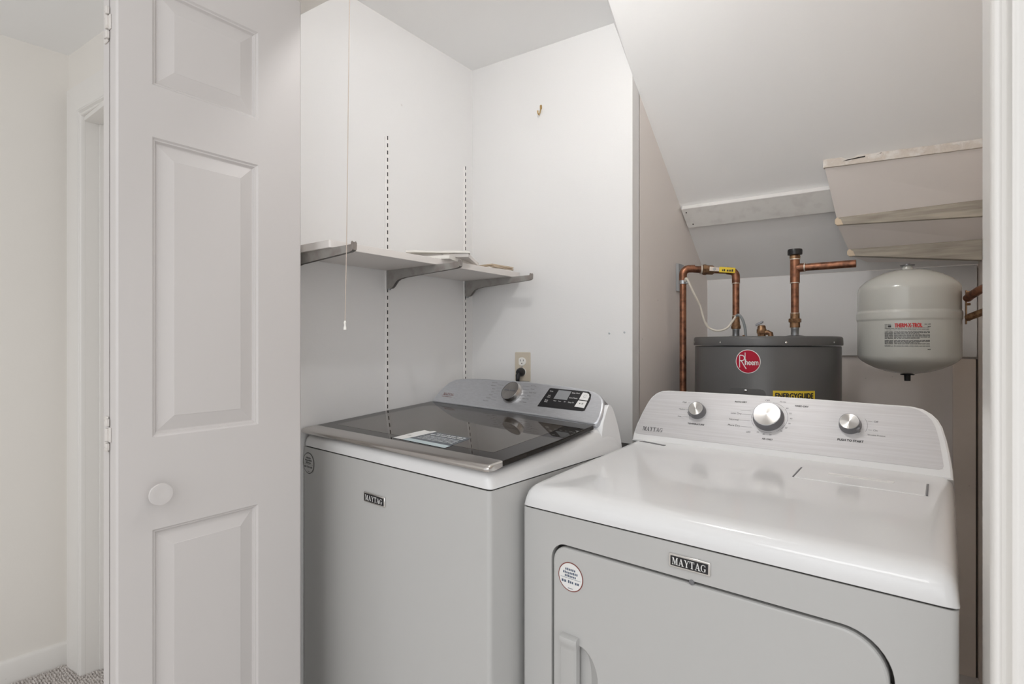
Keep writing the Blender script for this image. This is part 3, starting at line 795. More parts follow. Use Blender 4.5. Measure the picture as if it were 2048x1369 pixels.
# display panel
mb = MB(); dpo = [(.5206, .0284), (.6918, .0284), (.6990, .0310), (.7020, .0700), (.6975, .0860), (.686, .0945), (.5400, .0965), (.5350, .0945)]
mb.prism(dpo, -0.001, 0.0012, Tc); pan = mb.build('display_panel', M['blackpl'], t)
mb = MB(); mb.prism([(.5700, .0600), (.6215, .0590), (.6240, .0905), (.5745, .0915)], 0.001, 0.0018, Tc); mb.build('display', M['disp'], pan)
for pl in ([(.6640, .0650), (.6950, .0640), (.6955, .0780), (.6900, .0860), (.6820, .0895), (.6670, .0900)], [(.6590, .0400), (.6945, .0385), (.6950, .0610), (.6635, .0620)]):
    mb = MB(); mb.prism(pl, 0.001, 0.0022, Tc); mb.build('button', M['white'], pan, bevel=0.0004)
def f(mb):
    for s, u, v in (('Temp', .548, .085), ('Soil', .5475, .070), ('Level', .5475, .0645), ('Extra', .5455, .053), ('Rinse', .5455, .0475), ('Delay Wash', .643, .0850), ('Extra Power', .642, .0685), ('Deep Fill', .640, .0520)):
        put_text(mb, s, u, v, 0.0042, Tc, 'c', z=0.0014)
    for i in range(3): put_text(mb, ('Wash', 'Rinse', 'Spin')[i], .578 + .0195 * i, .0530, 0.0034, Tc, 'c', z=0.0014)
lettering('white_lettering', f, M['white'], pan)
def f(mb):
    for k in range(20):
        a0, a1 = 2 * PI * k / 20 + 0.1, 2 * PI * (k + 1) / 20 + 0.1
        if k in (19, 0, 4): continue
        mb.add([(.6805 + .005 * math.cos(a), .0775 + .005 * math.sin(a), .0024) for a in (a0, a1)] + [(.6805 + .0043 * math.cos(a), .0775 + .0043 * math.sin(a), .0024) for a in (a1, a0)], [(0, 1, 2, 3)], Tc)
    mb.flat([(.672, .0490), (.672, .0545), (.6765, .0518)], .0024, Tc); mb.box(.681, .6822, .0492, .0543, .0022, .0026, Tc); mb.box(.6840, .6852, .0492, .0543, .0022, .0026, Tc)
lettering('button_icon', f, M['ink'], pan)
# big dial
def dial(name, Tp, R, h, mats, parent, ribs=False, pointer=None):
    mb = MB()
    mb.lathe([(R * 1.10, -0.001), (R * 1.10, h * 0.25), (R * 1.04, h * 0.45), (R * 1.0, h * 0.92), (R * 0.97, h), (R * 0.90, h)], 48)
    if pointer is not None:
        a = pointer; T = Matrix.Rotation(a, 4, 'Z')
        mb.prism([(R * .90, -R * .28), (R * 1.22, -R * .10), (R * 1.22, R * .10), (R * .90, R * .28)], 0, h * 0.8, T)
    k = mb.build(name, mats[0], parent, mtx=Tp, angle=40)
    mb = MB(); n = 96; fr = R * 0.92
    for i in range(n):
        a0, a1 = 2 * PI * i / n, 2 * PI * (i + 1) / n
        mb.add([(0, 0, h + .0002), (fr * math.cos(a0), fr * math.sin(a0), h + .0002), (fr * math.cos(a1), fr * math.sin(a1), h + .0002)], [(0, 1, 2)])
    mb.build('knob_face', mats[1], k, smooth=False)
    return k
kb = dial('knob', Tc @ Matrix.Translation((0.3915, 0.0650, 0)), 0.0345, 0.0185, (M['chromed'], M['knobface']), t)
mb = MB(); mb.ring(circle(0, 0, .0340, 48), 0.0187, circle(0, 0, .0318, 48), 0.0190); mb.build('dark_ring', M['knobrim'], kb, fix=False)
def f(mb): bars(mb, -.025, .025, 0.001, 0.0052, I4, z=.0192, words=2, seed=5)
lettering('dial_lettering', f, M['inkg'], kb)
# lid
mb = MB()
def lidpoly(i): return [(0.004 + i, -0.012 + i * 1.0), (0.7695 - i, -0.014 + i), (0.7690 - i, 0.200), (0.7540 - i, 0.426 - i), (0.36, 0.468 - i), (0.006 + i, 0.4985 - i)]
lt_n = Vector((0, -0.037, 0.5)).normalized()
Tl = frame((0, 0, 1.0125), (1, 0, 0), (0, 0.5, 0.037))
def lp(i, y0=0.012): return [(0.004 + i, y0), (0.7695 - i, y0), (0.7695 - i, 0.24), (0.7550 - i, 0.426 - i), (0.38, 0.468 - i), (0.006 + i, 0.500 - i)]
mb.prism(lp(0, 0.006), -0.0125, 0.0, Tl)
lid = mb.build('lid', M['glass'], t, bevel=0.0025, seg=3, angle=40)
mb = MB(); mb.prism([(0.055, 0.075), (0.705, 0.075), (0.700, 0.30), (0.688, 0.372), (0.665, 0.392), (0.38, 0.418), (0.085, 0.440), (0.060, 0.420)], -0.0005, 0.0003, Tl)
mb.build('lid_window', M['glassin'], lid, bevel=0.0002)
# chrome handle strip across the front, ends rounded
secs = []
for x, k in ((0.0045, .25), (0.0055, .65), (0.010, .92), (0.017, 1.0), (0.7565, 1.0), (0.7640, .93), (0.7690, .70), (0.7705, .30)):
    yb0 = 0.036; fr0 = -0.015
    pr = [(yb0, 0.0008), (0.0, 0.0008), (fr0 + .006, -0.0004), (fr0 + .0015, -0.0035), (fr0, -0.0080), (fr0 + .0018, -0.0125), (fr0 + .008, -0.0150), (0.02, -0.0150), (yb0, -0.0120)]
    ym = 0.020; zm = -0.007
    secs.append([(x, ym + (y - ym) * (0.6 + 0.4 * k), zm + (z - zm) * (0.55 + .45 * k)) for y, z in pr])
mb = MB(); mb.loft(secs, T=Tl); mb.build('lid_handle', M['chromed'], t, angle=40)
# lid sticker
T2 = Tl
mb = MB(); mb.flat([(.3687, .0505), (.5746, .0450), (.5620, .150), (.3752, .154)], .0006, T2); stk = mb.build('lid_sticker', M['slate'], t, smooth=False, fix=False)
stk['label'] = 'dark blue and white instruction sticker'
mb = MB(); mb.flat([(.3687, .0505), (.4060, .0500), (.4140, .0900), (.4230, .1560), (.4100, .1580), (.4010, .1500), (.3752, .1540), (.3700, .1200)], .0008, T2); mb.build('white_flap', M['white'], stk, smooth=False, fix=False)
mb = MB(); mb.flat([(.4070, .0500), (.5746, .0450), (.5735, .0660), (.4115, .0700)], .0008, T2); mb.build('pale_band', M['paleblue'], stk, smooth=False, fix=False)
def f(mb):
    for i, (y, x0_, x1_, h) in enumerate(((.140, .445, .552, .0065), (.1280, .432, .554, .0065), (.113, .430, .555, .0035), (.104, .430, .560, .0035), (.094, .428, .560, .0035), (.085, .428, .562, .0032))):
        bars(mb, x0_, x1_, y, h, T2, z=.0009, words=6, seed=i + 3)
lettering('sticker_lettering', f, M['white'], stk)
def f(mb): bars(mb, .380, .396, .090, .004, T2, z=.0011, words=1)
lettering('flap_lettering', f, M['inkg'], stk)
# front badge and round sticker
Tf = frame((0, -0.0002, 0), (1, 0, 0), (0, 0, 1))
def badge(parent, x0, x1, z0, z1, Tt):
    mb = MB(); mb.prism(rrect(x0, x1, z0, z1, 0.0015, 2), 0, 0.0045, Tt); b = mb.build('badge', M['chrome'], parent, bevel=0.0012)
    mb = MB(); mb.prism(rrect(x0 + .0035, x1 - .0035, z0 + .0032, z1 - .0032, 0.0006, 2), 0.004, 0.0049, Tt); mb.build('badge_plate', M['blackpl'], b)
    mb = MB(); serif_word(mb, 'MAYTAG', (x0 + x1) / 2, (z0 + z1) / 2, (z1 - z0) * 0.52, Tt, (x1 - x0) * 0.82, 0.0053)
    mb.build('badge_lettering', M['white'], b, smooth=False, fix=False)
    return b
badge(t, .3165, .4060, .8515, .8770, Tf)
def round_sticker(parent, cx, cz, R, Tt, ring, ground, inkm):
    mb = MB(); mb.flat(circle(cx, cz, R, 40), .0004, Tt); s = mb.build('round_sticker', ring, parent, smooth=False, fix=False)
    mb = MB(); mb.flat(circle(cx, cz, R * .93, 40), .0007, Tt); mb.build('sticker_face', ground, s, smooth=False, fix=False)
    mb = MB()
    for i, (dy, hw) in enumerate(((.50, .42), (.27, .60), (.05, .46))): bars(mb, cx - R * hw, cx + R * hw, cz + dy * R, R * .17, Tt, z=.0009, words=1, seed=i + 11)
    mb.box(cx - R * .8, cx + R * .8, cz - R * .12, cz - R * .10, .0008, .0010, Tt)
    bars(mb, cx - R * .72, cx + R * .72, cz - .34 * R, R * .20, Tt, z=.0009, words=3, seed=19)
    bars(mb, cx - R * .2, cx + R * .2, cz - .78 * R, R * .06, Tt, z=.0009, words=1, seed=21)
    mb.build('sticker_lettering', inkm, s, smooth=False, fix=False)
    s['label'] = 'round sticker with small print'
round_sticker(t, .0290, .9085, .0315, Tf, M['ink'], M['applb'], M['ink'])

# ------------------------------------------------------------------ dryer
t = thing('dryer', 'white front load dryer with brushed console and three metal knobs', 'clothes dryer', (-0.690, 0.956, 0), math.radians(-2.1))
Dx = 0.7378; ZS = 0.9085
door_o = rrect(.0768, .6680, .30, .8495, [.035, .066, .066, .035], 10)
rim = rrect(0.008, Dx - 0.010, .03, ZS, 0)
mb = MB(); T = frame((0, 0, 0), (1, 0, 0), (0, 0, 1))     # z of T = -y (out of the front)
mb.holes(rim, [door_o], 0, T)
# rounded vertical corners and sides
def corner(xc, sg, r):
    return [(xc + sg * r * math.sin(a), r - r * math.cos(a)) for a in [PI / 2 * i / 5 for i in range(6)]]
lf = [(0.008 - 0.008 * math.sin(a), 0.008 - 0.008 * math.cos(a)) for a in [PI / 2 * i / 5 for i in range(6)]]
rt = [(Dx - 0.010 + 0.010 * math.sin(a), 0.010 - 0.010 * math.cos(a)) for a in [PI / 2 * i / 5 for i in range(6)]]
for seq in (lf + [(0.0, 0.66)], rt + [(Dx, 0.66)]):
    for a, b in zip(seq, seq[1:]):
        mb.add([(*a, .03), (*b, .03), (*b, ZS), (*a, ZS)], [(0, 1, 2, 3)])
mb.add([(0, .66, .03), (Dx, .66, .03), (Dx, .66, ZS), (0, .66, ZS)], [(0, 1, 2, 3)])
topl = lf[::-1]; ring_top = [(0, .66)] + lf[::-1] + rt + [(Dx, .66)]
mb.add([(*p, ZS) for p in ring_top], [tuple(range(len(ring_top)))]); mb.add([(*p, .03) for p in ring_top], [tuple(range(len(ring_top)))])
mb.ring(door_o, 0, door_o, -0.016, T)
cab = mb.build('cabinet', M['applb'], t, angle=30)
mb = MB(); mb.flat(door_o, -0.0155, T); mb.build('door_recess', M['dark'], t, smooth=False)
mb = MB(); mb.prism([(p[0], p[1]) for p in ring_top], ZS, ZS + 0.0030, Matrix.Translation((0, 0, 0)) @ Matrix.Diagonal((0.992, 1, 1, 1)) @ Matrix.Translation((.003, .003, 0))); mb.build('seam', M['dark'], t, smooth=False)
# top
mb = MB()
prof = [(0.0, 0.915), (0.0, 0.930), (0.003, 0.9400), (0.009, 0.9480), (0.018, 0.9535), (0.030, 0.9568), (0.050, 0.9590), (0.20, 0.9660), (0.40, 0.9745), (0.54, 0.9810)]
drops = [(0.0, 0.010, 0.046), (0.001, 0.006, 0.030), (0.004, 0.0028, 0.016), (0.010, 0.001, 0.0065), (0.019, 0.0, 0.0020), (0.034, 0, 0)]
rounded_deck(mb, -0.001, Dx + 0.001, prof, drops, 0.62, ZS + 0.0030)
mb.build('top_panel', M['appl'], t, angle=50)
def ztop(y):
    for (a, b), (c_, d_) in zip(prof[6:], prof[7:]):
        if y <= c_: return b + (d_ - b) * (y - a) / (c_ - a)
    return prof[-1][1]
# lint screen lid
Tt = frame((0, 0.20, 0.9660), (1, 0, 0), (0, 0.34, 0.015))
mb = MB(); mb.prism(rrect(.4640, .6930, .170, .262, .003, 2), -.001, .0010, Tt); ll = mb.build('lint_lid', M['appl'], t, bevel=0.0008)
mb = MB(); mb.prism(rrect(.520, .640, .228, .244, .003, 2), .0008, .0016, Tt); mb.build('grip_highlight', M['white'], ll, bevel=0.0005)  # pale strip paints the highlight in the lid's grip recess
for a in (.4612, .6937):
    mb = MB(); mb.box(a, a + .0030, .172, .260, -.0008, .0014, Tt); mb.build('end_gap', M['inkg'], ll)
mb = MB(); mb.prism([(.028, .318), (.110, .300), (.112, .310), (.034, .326)], -.0005, .0006, Tt); mb.build('nameplate', M['inkg'], t)
# console
Tq = frame((0, .545, .985), (1, 0, 0), (0, .085, .13))
co = [(-.0050, -.010), (-.0060, .012), (-.0035, .045), (.0040, .085), (.0130, .120), (.0210, .138), (.0330, .1520), (.0480, .1605), (.070, .1635), (.25, .1655), (.45, .1645), (.66, .1600),
      (.682, .1545), (.698, .1430), (.7095, .1290), (.7170, .1120), (.7245, .080), (.7300, .045), (.7340, .012), (.7350, -.010)]
mb = MB()
secs = [[(u, v, 0.0) for u, v in co]]
cxm = .3645
for dz, s_ in ((-.004, 1.004), (-.030, 1.006), (-.075, 1.006)):
    secs.append([(cxm + (u - cxm) * s_, v * (1.0 if dz > -.01 else 1.0), dz) for u, v in co])
inner = [(cxm + (u - cxm) * .990, .078 + (v - .078) * .960) for u, v in co]
mb.loft(secs, cap=False, T=Tq); mb.ring([(u, v) for u, v in co], 0, inner, .0022, Tq); mb.flat(inner, .0022, Tq); mb.flat([(p[0], p[1]) for p in secs[-1]], -.075, Tq)
mb.build('console', M['appl'], t, angle=28)
pi_ = [(-.0005, .0130), (-.0018, .020), (.0015, .050), (.0080, .086), (.0165, .119), (.0245, .1360), (.0360, .1490), (.0500, .1565), (.072, .1595), (.25, .1612), (.45, .1602), (.655, .1560),
       (.6740, .1505), (.6880, .1400), (.6985, .1260), (.7055, .1090), (.7120, .078), (.7165, .045), (.7195, .0190), (.7175, .0120), (.7110, .0095), (.006, .0115)]
mb = MB(); mb.prism(pi_, .0015, .0030, Tq); cp = mb.build('console_panel', M['brush'], t)
Tp = Tq @ Matrix.Translation((0, 0, .0030))
def f(mb):
    put_text(mb, 'TEMPERATURE', .1730, .0600, .0048, Tp, 'c', wid=.047, bold=.00018)
    put_text(mb, 'AUTO DRY', .2825, .1400, .0046, Tp, 'c', wid=.032, bold=.00018)
    put_text(mb, 'TIMED DRY', .4330, .1390, .0046, Tp, 'c', wid=.032, bold=.00022)
    put_text(mb, 'PUSH TO START', .5460, .0565, .0052, Tp, 'c', wid=.053, bold=.00028)
    put_text(mb, 'AIR ONLY', .3640, .0375, .0046, Tp, 'c', wid=.026, bold=.00016)
    put_text(mb, 'High', .1270, .1262, .0048, Tp, 'c'); put_text(mb, 'Medium', .1240, .1035, .0040, Tp, 'c'); put_text(mb, 'Low', .1215, .0805, .0042, Tp, 'c')
    put_text(mb, 'Less Dry', .2620, .1035, .0056, Tp, 'l'); put_text(mb, 'Normal', .2610, .0852, .0056, Tp, 'l'); put_text(mb, 'More Dry', .2600, .0668, .0056, Tp, 'l')
    put_text(mb, 'OFF', .3150, .0520, .0046, Tp, 'c'); put_text(mb, 'OFF', .3500, .1500, .0044, Tp, 'c'); put_text(mb, '70 min', .3800, .1485, .0040, Tp, 'l')
    put_text(mb, 'Off', .5900, .1115, .0046, Tp, 'l'); put_text(mb, 'On', .5900, .0885, .0046, Tp, 'l'); put_text(mb, 'Wrinkle Prevent', .5790, .0760, .0036, Tp, 'l')
    for s, a in (('60', 40), ('50', 20), ('40', 2), ('30', -16), ('20', -33), ('10', -50)):
        put_text(mb, s, .3605 + .0520 * math.cos(math.radians(a)), .1000 + .0470 * math.sin(math.radians(a)), .0040, Tp, 'c')
    for s, a in (('10', -115), ('20', -98), ('30', -80)):
        put_text(mb, s, .3605 + .0520 * math.cos(math.radians(a)), .1000 + .0500 * math.sin(math.radians(a)), .0038, Tp, 'c')
lettering('printed_lettering', f, M['ink'], cp)
def f(mb): serif_word(mb, 'MAYTAG', .0505, .0300, .0130, Tp, .0620)
lettering('brand_lettering', f, M['ink'], cp)
def f(mb):
    for c_, R, a0, a1 in (((.3605, .1000), .0440, 100, 146), ((.3605, .1000), .0440, 172, 190), ((.3605, .1000), .0440, 196, 222), ((.3605, .1000), .0440, 45, 85), ((.3605, .1000), .0440, -60, 38), ((.3605, .1000), .0440, 240, 285), ((.5446, .0980), .0330, -25, 35)):
        n = 14
        for i in range(n):
            b0, b1 = [math.radians(a0 + (a1 - a0) * (i + k) / n) for k in (0, 1)]
            mb.add([(c_[0] + R * math.cos(b0), c_[1] + R * math.sin(b0), .0004), (c_[0] + (R + .0007) * math.cos(b0), c_[1] + (R + .0007) * math.sin(b0), .0004),
                    (c_[0] + (R + .0007) * math.cos(b1), c_[1] + (R + .0007) * math.sin(b1), .0004), (c_[0] + R * math.cos(b1), c_[1] + R * math.sin(b1), .0004)], [(0, 1, 2, 3)], Tp)
    for x0_, x1_, y in ((.137, .146, .126), (.134, .142, .1035), (.129, .146, .0805), (.290, .314, .1035), (.287, .314, .0852), (.291, .322, .0668), (.578, .587, .1115), (.580, .587, .0885), (.286, .312, .1150)):
        mb.box(x0_, x1_, y - .0002, y + .0002, 0, .0004, Tp)
lettering('print_line', f, M['inkg'], cp)
for (u, v, R, h, pt) in ((.1708, .0995, .0215, .021, math.radians(215)), (.3590, .0985, .0345, .024, None), (.5430, .0970, .0215, .022, math.radians(-38))):
    Tk_ = Tp @ Matrix.Translation((u, v - .0, 0))
    dial('knob', Tk_, R, h, (M['knobrim'], M['knobface']), t, pointer=pt)
# door
mb = MB()
dg = 0.0044
def dpoly(i): return rrect(.0768 + dg + i, .6680 - dg * 1.4 - i, .30 + dg + i, .8495 - dg * 1.3 - i, [.032, .062, .062, .032], 10)
pk = [(.1200, .36)] + [(.1890, .36), (.1890, .5900)] + [(.1445 + .0445 * math.cos(a), .5900 + .0630 * math.sin(a)) for a in [PI / 2 * i / 8 for i in range(1, 9)]] + [(.1200, .6530)]
d0 = dpoly(.0035)
mb.holes(d0, [pk], .0010, T)
mb.ring(d0, .0010, dpoly(.0012), -.0006, T); mb.ring(dpoly(.0012), -.0006, dpoly(0), -.0035, T); mb.ring(dpoly(0), -.0035, dpoly(0), -.0150, T)
pk2 = [(x if x < .13 else x - .006, y if y < .4 else y - .004) for x, y in pk]
mb.ring(pk, .0010, pk2, -.004, T)
pk3 = [(x if x < .13 else .1445 + (x - .1445) * .55, y) for x, y in pk2]
mb.ring(pk2, -.004, pk3, -.014, T); mb.flat(pk3, -.014, T)
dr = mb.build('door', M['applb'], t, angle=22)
mb = MB()
hs = []
for z, o1, o2, xw in ((.355, .004, .010, 0), (.640, .004, .010, 0), (.648, .004, .0115, .001), (.6545, .003, .0155, .0028), (.6620, .002, .0165, .0030), (.6665, .001, .0150, .0030), (.6680, .000, .0100, .0020)):
    x0_, x1_ = .1040 , .1425 + xw
    hs.append([(x0_, -o1, z), (x0_ + .003, -o2, z), (x0_ + .012, -o2 - .0015, z), (x1_ - .004, -o2 - .0010, z), (x1_, -o2 + .003, z), (x1_, .006, z), (x0_, .006, z)])
mb.loft(hs); mb.build('door_handle', M['applb'], dr, angle=40)
mb = MB(); mb.lathe([(.008, 0), (.008, .004), (.005, .006), (.0001, .0065)], 16, T @ Matrix.Translation((.6655, .772, -.010))); mb.build('hinge_pin', M['chrome'], dr)
mb = MB(); mb.lathe([(.0045, 0), (.0045, .006), (.0001, .007)], 12, T @ Matrix.Translation((.3765, .8472, -.004))); mb.build('door_stop', M['inkg'], t)
Tf = frame((0, -.0012, 0), (1, 0, 0), (0, 0, 1))
round_sticker(dr, .1253, .7870, .0300, Tf, M['inkdr'], M['white'], M['inkb'])
badge(t, .3360, .4100, .8665, .8905, T)

# ------------------------------------------------------------------ water heater
HX, HY, HR = -0.447, 2.155, 0.249
t = thing('water_heater', 'dark grey cylindrical water heater with round red badge', 'water heater', (HX, HY, 0))
def cylT(R):
    def b(p): a = p[0]; return (math.cos(a) * (R + p[2]), math.sin(a) * (R + p[2]), p[1])
    return b
mb = MB(); mb.lathe([(HR * .97, .03), (HR - .004, .04), (HR - .004, 1.252), (HR - .006, 1.255)], 96); mb.build('tank_jacket', M['heater'], t)
mb = MB(); mb.lathe([(HR - .003, 1.2585), (HR, 1.2575), (HR + .001, 1.262), (HR, 1.283), (HR - .004, 1.2885), (HR - .012, 1.2895), (HR * .6, 1.2885), (.0001, 1.2885)], 96); mb.build('top_cap', M['heater'], t, angle=50)
for ang in (-154, -112, -63.6, -22, 20, 62, 110, 160):
    a = math.radians(ang); T = Matrix.Translation((math.cos(a) * HR, math.sin(a) * HR, 1.2685)) @ Vector((math.cos(a), math.sin(a), 0)).to_track_quat('Z', 'Y').to_matrix().to_4x4()
    mb = MB(); mb.lathe([(.0036, 0), (.0034, .0025), (.0001, .0035)], 10, T); mb.build('screw', M['chrome'], t)
bd = cylT(HR - .004)
def arcpoly(mb, cx_, cz_, pts, z):                # flat shape wrapped on the jacket; x in metres along the surface
    vs = [bd(((cx_ + x / HR), cz_ + y, z)) for x, y in pts]; mb.add(vs, [tuple(range(len(vs)))])
A0 = math.radians(-90.2)
def disc(r0, r1, z, m, name, parent, n=48):
    mb = MB()
    for i in range(n):
        a0, a1 = 2 * PI * i / n, 2 * PI * (i + 1) / n
        q = [(r0 * math.cos(a0), r0 * math.sin(a0)), (r1 * math.cos(a0), r1 * math.sin(a0)), (r1 * math.cos(a1), r1 * math.sin(a1)), (r0 * math.cos(a1), r0 * math.sin(a1))]
        if r0 < 1e-5: q = q[1:]
        arcpoly(mb, A0, 1.2045, q, z)
    return mb.build(name, m, parent, smooth=False, fix=False)
bdg = disc(0, .0400, .0010, M['white'], 'round_badge', t); bdg['label'] = 'round red badge with white lettering'
disc(0, .0378, .0014, M['rheem'], 'badge_face', bdg)
def wrap(u, v): return bd
mb = MB()
def bfun(p): return bd((A0 + p[0] / HR, 1.2045 + p[1], .0018 + p[2]))
# hand-drawn tall R, then the narrow letters
def stroke(mb, x0, y0, x1, y1, w_, fn, z=0):
    d = Vector((x1 - x0, y1 - y0)).normalized(); nn = Vector((-d.y, d.x)) * w_ / 2
    mb.add([fn((x0 + nn.x, y0 + nn.y, z)), fn((x0 - nn.x, y0 - nn.y, z)), fn((x1 - nn.x, y1 - nn.y, z)), fn((x1 + nn.x, y1 + nn.y, z))], [(0, 1, 2, 3)])
stroke(mb, -.0265, -.021, -.0265, .021, .0028, bfun)
pts = [(-.0265, .021)] + [(-.0190 + .0085 * math.sin(a), .0115 + .0090 * math.cos(a)) for a in [PI * i / 8 for i in range(9)]] + [(-.0265, .0025)]
for a, b in zip(pts, pts[1:]): stroke(mb, *a, *b, .0028, bfun)
stroke(mb, -.0215, .0025, -.0050, -.0250, .0028, bfun)
stroke(mb, -.0085, .0300, -.0085, -.0110, .0024, bfun)
put_text(mb, 'heem', .0128, -.0025, .0185, None, 'c', wid=.0400, z=0, bend=bfun, bold=.0004)
mb.build('badge_lettering', M['white'], bdg, smooth=False, fix=False)
# yellow label
mb = MB(); a0, a1 = math.radians(-72.5), math.radians(-41.0); n = 16
for i in range(n):
    b0, b1 = a0 + (a1 - a0) * i / n, a0 + (a1 - a0) * (i + 1) / n
    mb.add([bd((b0, .90, .001)), bd((b1, .90, .001)), bd((b1, 1.110, .001)), bd((b0, 1.110, .001))], [(0, 1, 2, 3)])
yl = mb.build('yellow_label', M['yellow'], t, smooth=False, fix=False); yl['label'] = 'yellow label with bold black heading'
mb = MB(); am = (a0 + a1) / 2
put_text(mb, 'ENERGYGUIDE', 0, 1.0935, .0180, None, 'c', wid=.122, z=0, bend=lambda p: bd((am + p[0] / HR, p[1], .0016)), bold=.0010)
mb.build('label_lettering', M['ink'], yl, smooth=False, fix=False)
# access panel
mb = MB(); a0, a1 = math.radians(-105.5), math.radians(-77.5)
W2 = (a1 - a0) * HR; am = (a0 + a1) / 2
pp = rrect(-W2 / 2, W2 / 2, .85, 1.1135, .018, 6)
cols = sorted(set(round(x, 6) for x, y in pp)); cols = sorted(set(cols + [round(-W2 / 2 + .018 + (W2 - .036) * i / 10, 6) for i in range(11)]))
def topz(x):
    d = abs(x) - (W2 / 2 - .018)
    return 1.1135 if d <= 0 else 1.1135 - .018 + math.sqrt(max(0, .018 ** 2 - d * d))
for xa, xb in zip(cols, cols[1:]):
    q = []
    for z_ in (0, .0035):
        q += [bd((am + xa / HR, .85, z_)), bd((am + xb / HR, .85, z_)), bd((am + xb / HR, topz(xb), z_)), bd((am + xa / HR, topz(xa), z_))]
    mb.add(q, [(4, 5, 6, 7), (3, 2, 6, 7)])
ap = mb.build('access_panel', M['heaterin'], t, angle=50)
a = math.radians(-91.7); T = Matrix.Translation((math.cos(a) * (HR - .001), math.sin(a) * (HR - .001), 1.1065)) @ Vector((math.cos(a), math.sin(a), 0)).to_track_quat('Z', 'Y').to_matrix().to_4x4()
mb = MB(); mb.lathe([(.0050, 0), (.0048, .003), (.0001, .004)], 12, T); mb.build('screw', M['chrome'], ap)
# nipples and collars on the top
ZT = 1.2885
def rel(x, y): return (x - HX, y - HY)
for (px_, py_) in ((-.556, 2.185), (-.337, 2.100)):
    x, y = rel(px_, py_); T = Matrix.Translation((x, y, ZT))
    mb = MB(); mb.lathe([(.032, -.001), (.031, .002), (.020, .005), (.0135, .006)], 24, T); mb.build('gasket', M['blackpl'], t)
    mb = MB(); mb.lathe([(.0125, .002), (.0125, .026), (.0132, .027), (.0132, .0315), (.011, .0320)], 24, T); mb.build('nipple', M['steel'], t)
# relief valve (part of the heater)
x, y = rel(-.452, 2.13)
T = Matrix.Translation((x, y, ZT))
mb = MB(); mb.lathe([(.014, 0), (.014, .012), (.017, .014), (.017, .028), (.0145, .031), (.0145, .038), (.011, .043), (.0001, .044)], 8, T)
mb.tube([(x, y, ZT + .016), (x + .022, y, ZT + .016), (x + .030, y, ZT + .012), (x + .031, y, ZT + .001)], .0095, 14)
rv = mb.build('relief_valve', M['bronze'], t, angle=40)
mb = MB(); mb.prism([(-.020, .040), (.004, .052), (.006, .057), (.002, .060), (-.020, .048)], -.005, .005, frame((x, y, ZT), (1, 0, 0), (0, 0, 1))); mb.build('lever', M['knobrim'], rv, bevel=.001)
mb = MB(); mb.box(x - .055, x + .045, y - .02, y + .02, ZT + .0002, ZT + .0022); mb.build('top_plate', M['steel'], t)
mb = MB(); mb.lathe([(.005, 0), (.005, .006), (.002, .008)], 8, Matrix.Translation((*rel(-.512, 2.12), ZT))); mb.build('ground_screw', M['bronze'], t)

# ------------------------------------------------------------------ pipes
def elbow(p, q, r_, R=.022, n=6):                 # rounded path p (corner list) with bends
    return None
t = thing('cold_water_pipe', 'copper pipe rising at the left, crossing to the left heater fitting', 'copper pipe', (-.728, 2.083, 0))
ox, oy = -.728, 2.083
PZ = 1.5575; ex, ey = -.556 - ox, 2.185 - oy; zE = 1.5465
L_ = math.hypot(ex, ey); dxn, dyn = ex / L_, ey / L_
mb = MB(); mb.tube([(0, 0, .02), (0, 0, 1.512)], .0128, 20); mb.build('riser', M['copper'], t)
mb = MB(); pts = [(0, 0, 1.508)] + [((.024 - .024 * math.cos(a)) * dxn, (.024 - .024 * math.cos(a)) * dyn, PZ - .024 + .024 * math.sin(a)) for a in [PI / 2 * i / 7 for i in range(8)]] + [(.044 * dxn, .044 * dyn, PZ)]
mb.tube(pts, .0150, 20); mb.build('elbow', M['copper'], t, angle=50)
def along(s, dz=0): return (s * dxn, s * dyn, PZ + (zE - PZ) * s / L_ + dz)
mb = MB(); mb.tube([along(.040), along(.078)], .0132, 20); mb.build('crossover', M['copper'], t)
mb = MB(); mb.tube([along(.066), along(.072)], .0175, 20); mb.build('solder_ring', M['solder'], t)
mb = MB(); mb.tube([along(.072), along(.076), along(.084), along(.092), along(.112), along(.118)], [.0150, .0200, .0210, .0185, .0185, .0145], 8); mb.build('valve_body', M['bronze'], t)
mb = MB(); mb.tube([along(.114), along(L_ - .020)], .0128, 20); mb.build('crossover', M['copper'], t)
mb = MB()
pts = [along(L_ - .034)] + [((L_ - .022 + .022 * math.sin(a)) * dxn, (L_ - .022 + .022 * math.sin(a)) * dyn, zE - .022 + .022 * math.cos(a)) for a in [PI / 2 * i / 7 for i in range(8)]] + [(ex, ey, zE - .048)]
mb.tube(pts, .0146, 20); mb.build('elbow', M['copper'], t, angle=50)
mb = MB(); mb.tube([(ex, ey, zE - .046), (ex, ey, ZT + .085)], .0127, 20); mb.build('drop_pipe', M['copper'], t)
mb = MB(); mb.tube([(ex, ey, zE - .050), (ex, ey, zE - .047)], .0151, 20); mb.build('solder_ring', M['solder'], t)
mb = MB(); mb.tube([(ex, ey, ZT + .0815), (ex, ey, ZT + .0845)], .0140, 20); mb.build('solder_ring', M['solder'], t)
mb = MB(); mb.tube([(ex, ey, ZT + .083), (ex, ey, ZT + .062), (ex, ey, ZT + .060), (ex, ey, ZT + .050), (ex, ey, ZT + .043), (ex, ey, ZT + .040), (ex, ey, ZT + .0325)], [.0138, .0138, .0145, .0150, .0175, .0180, .0165], 20); mb.build('coupling', M['bronze'], t)
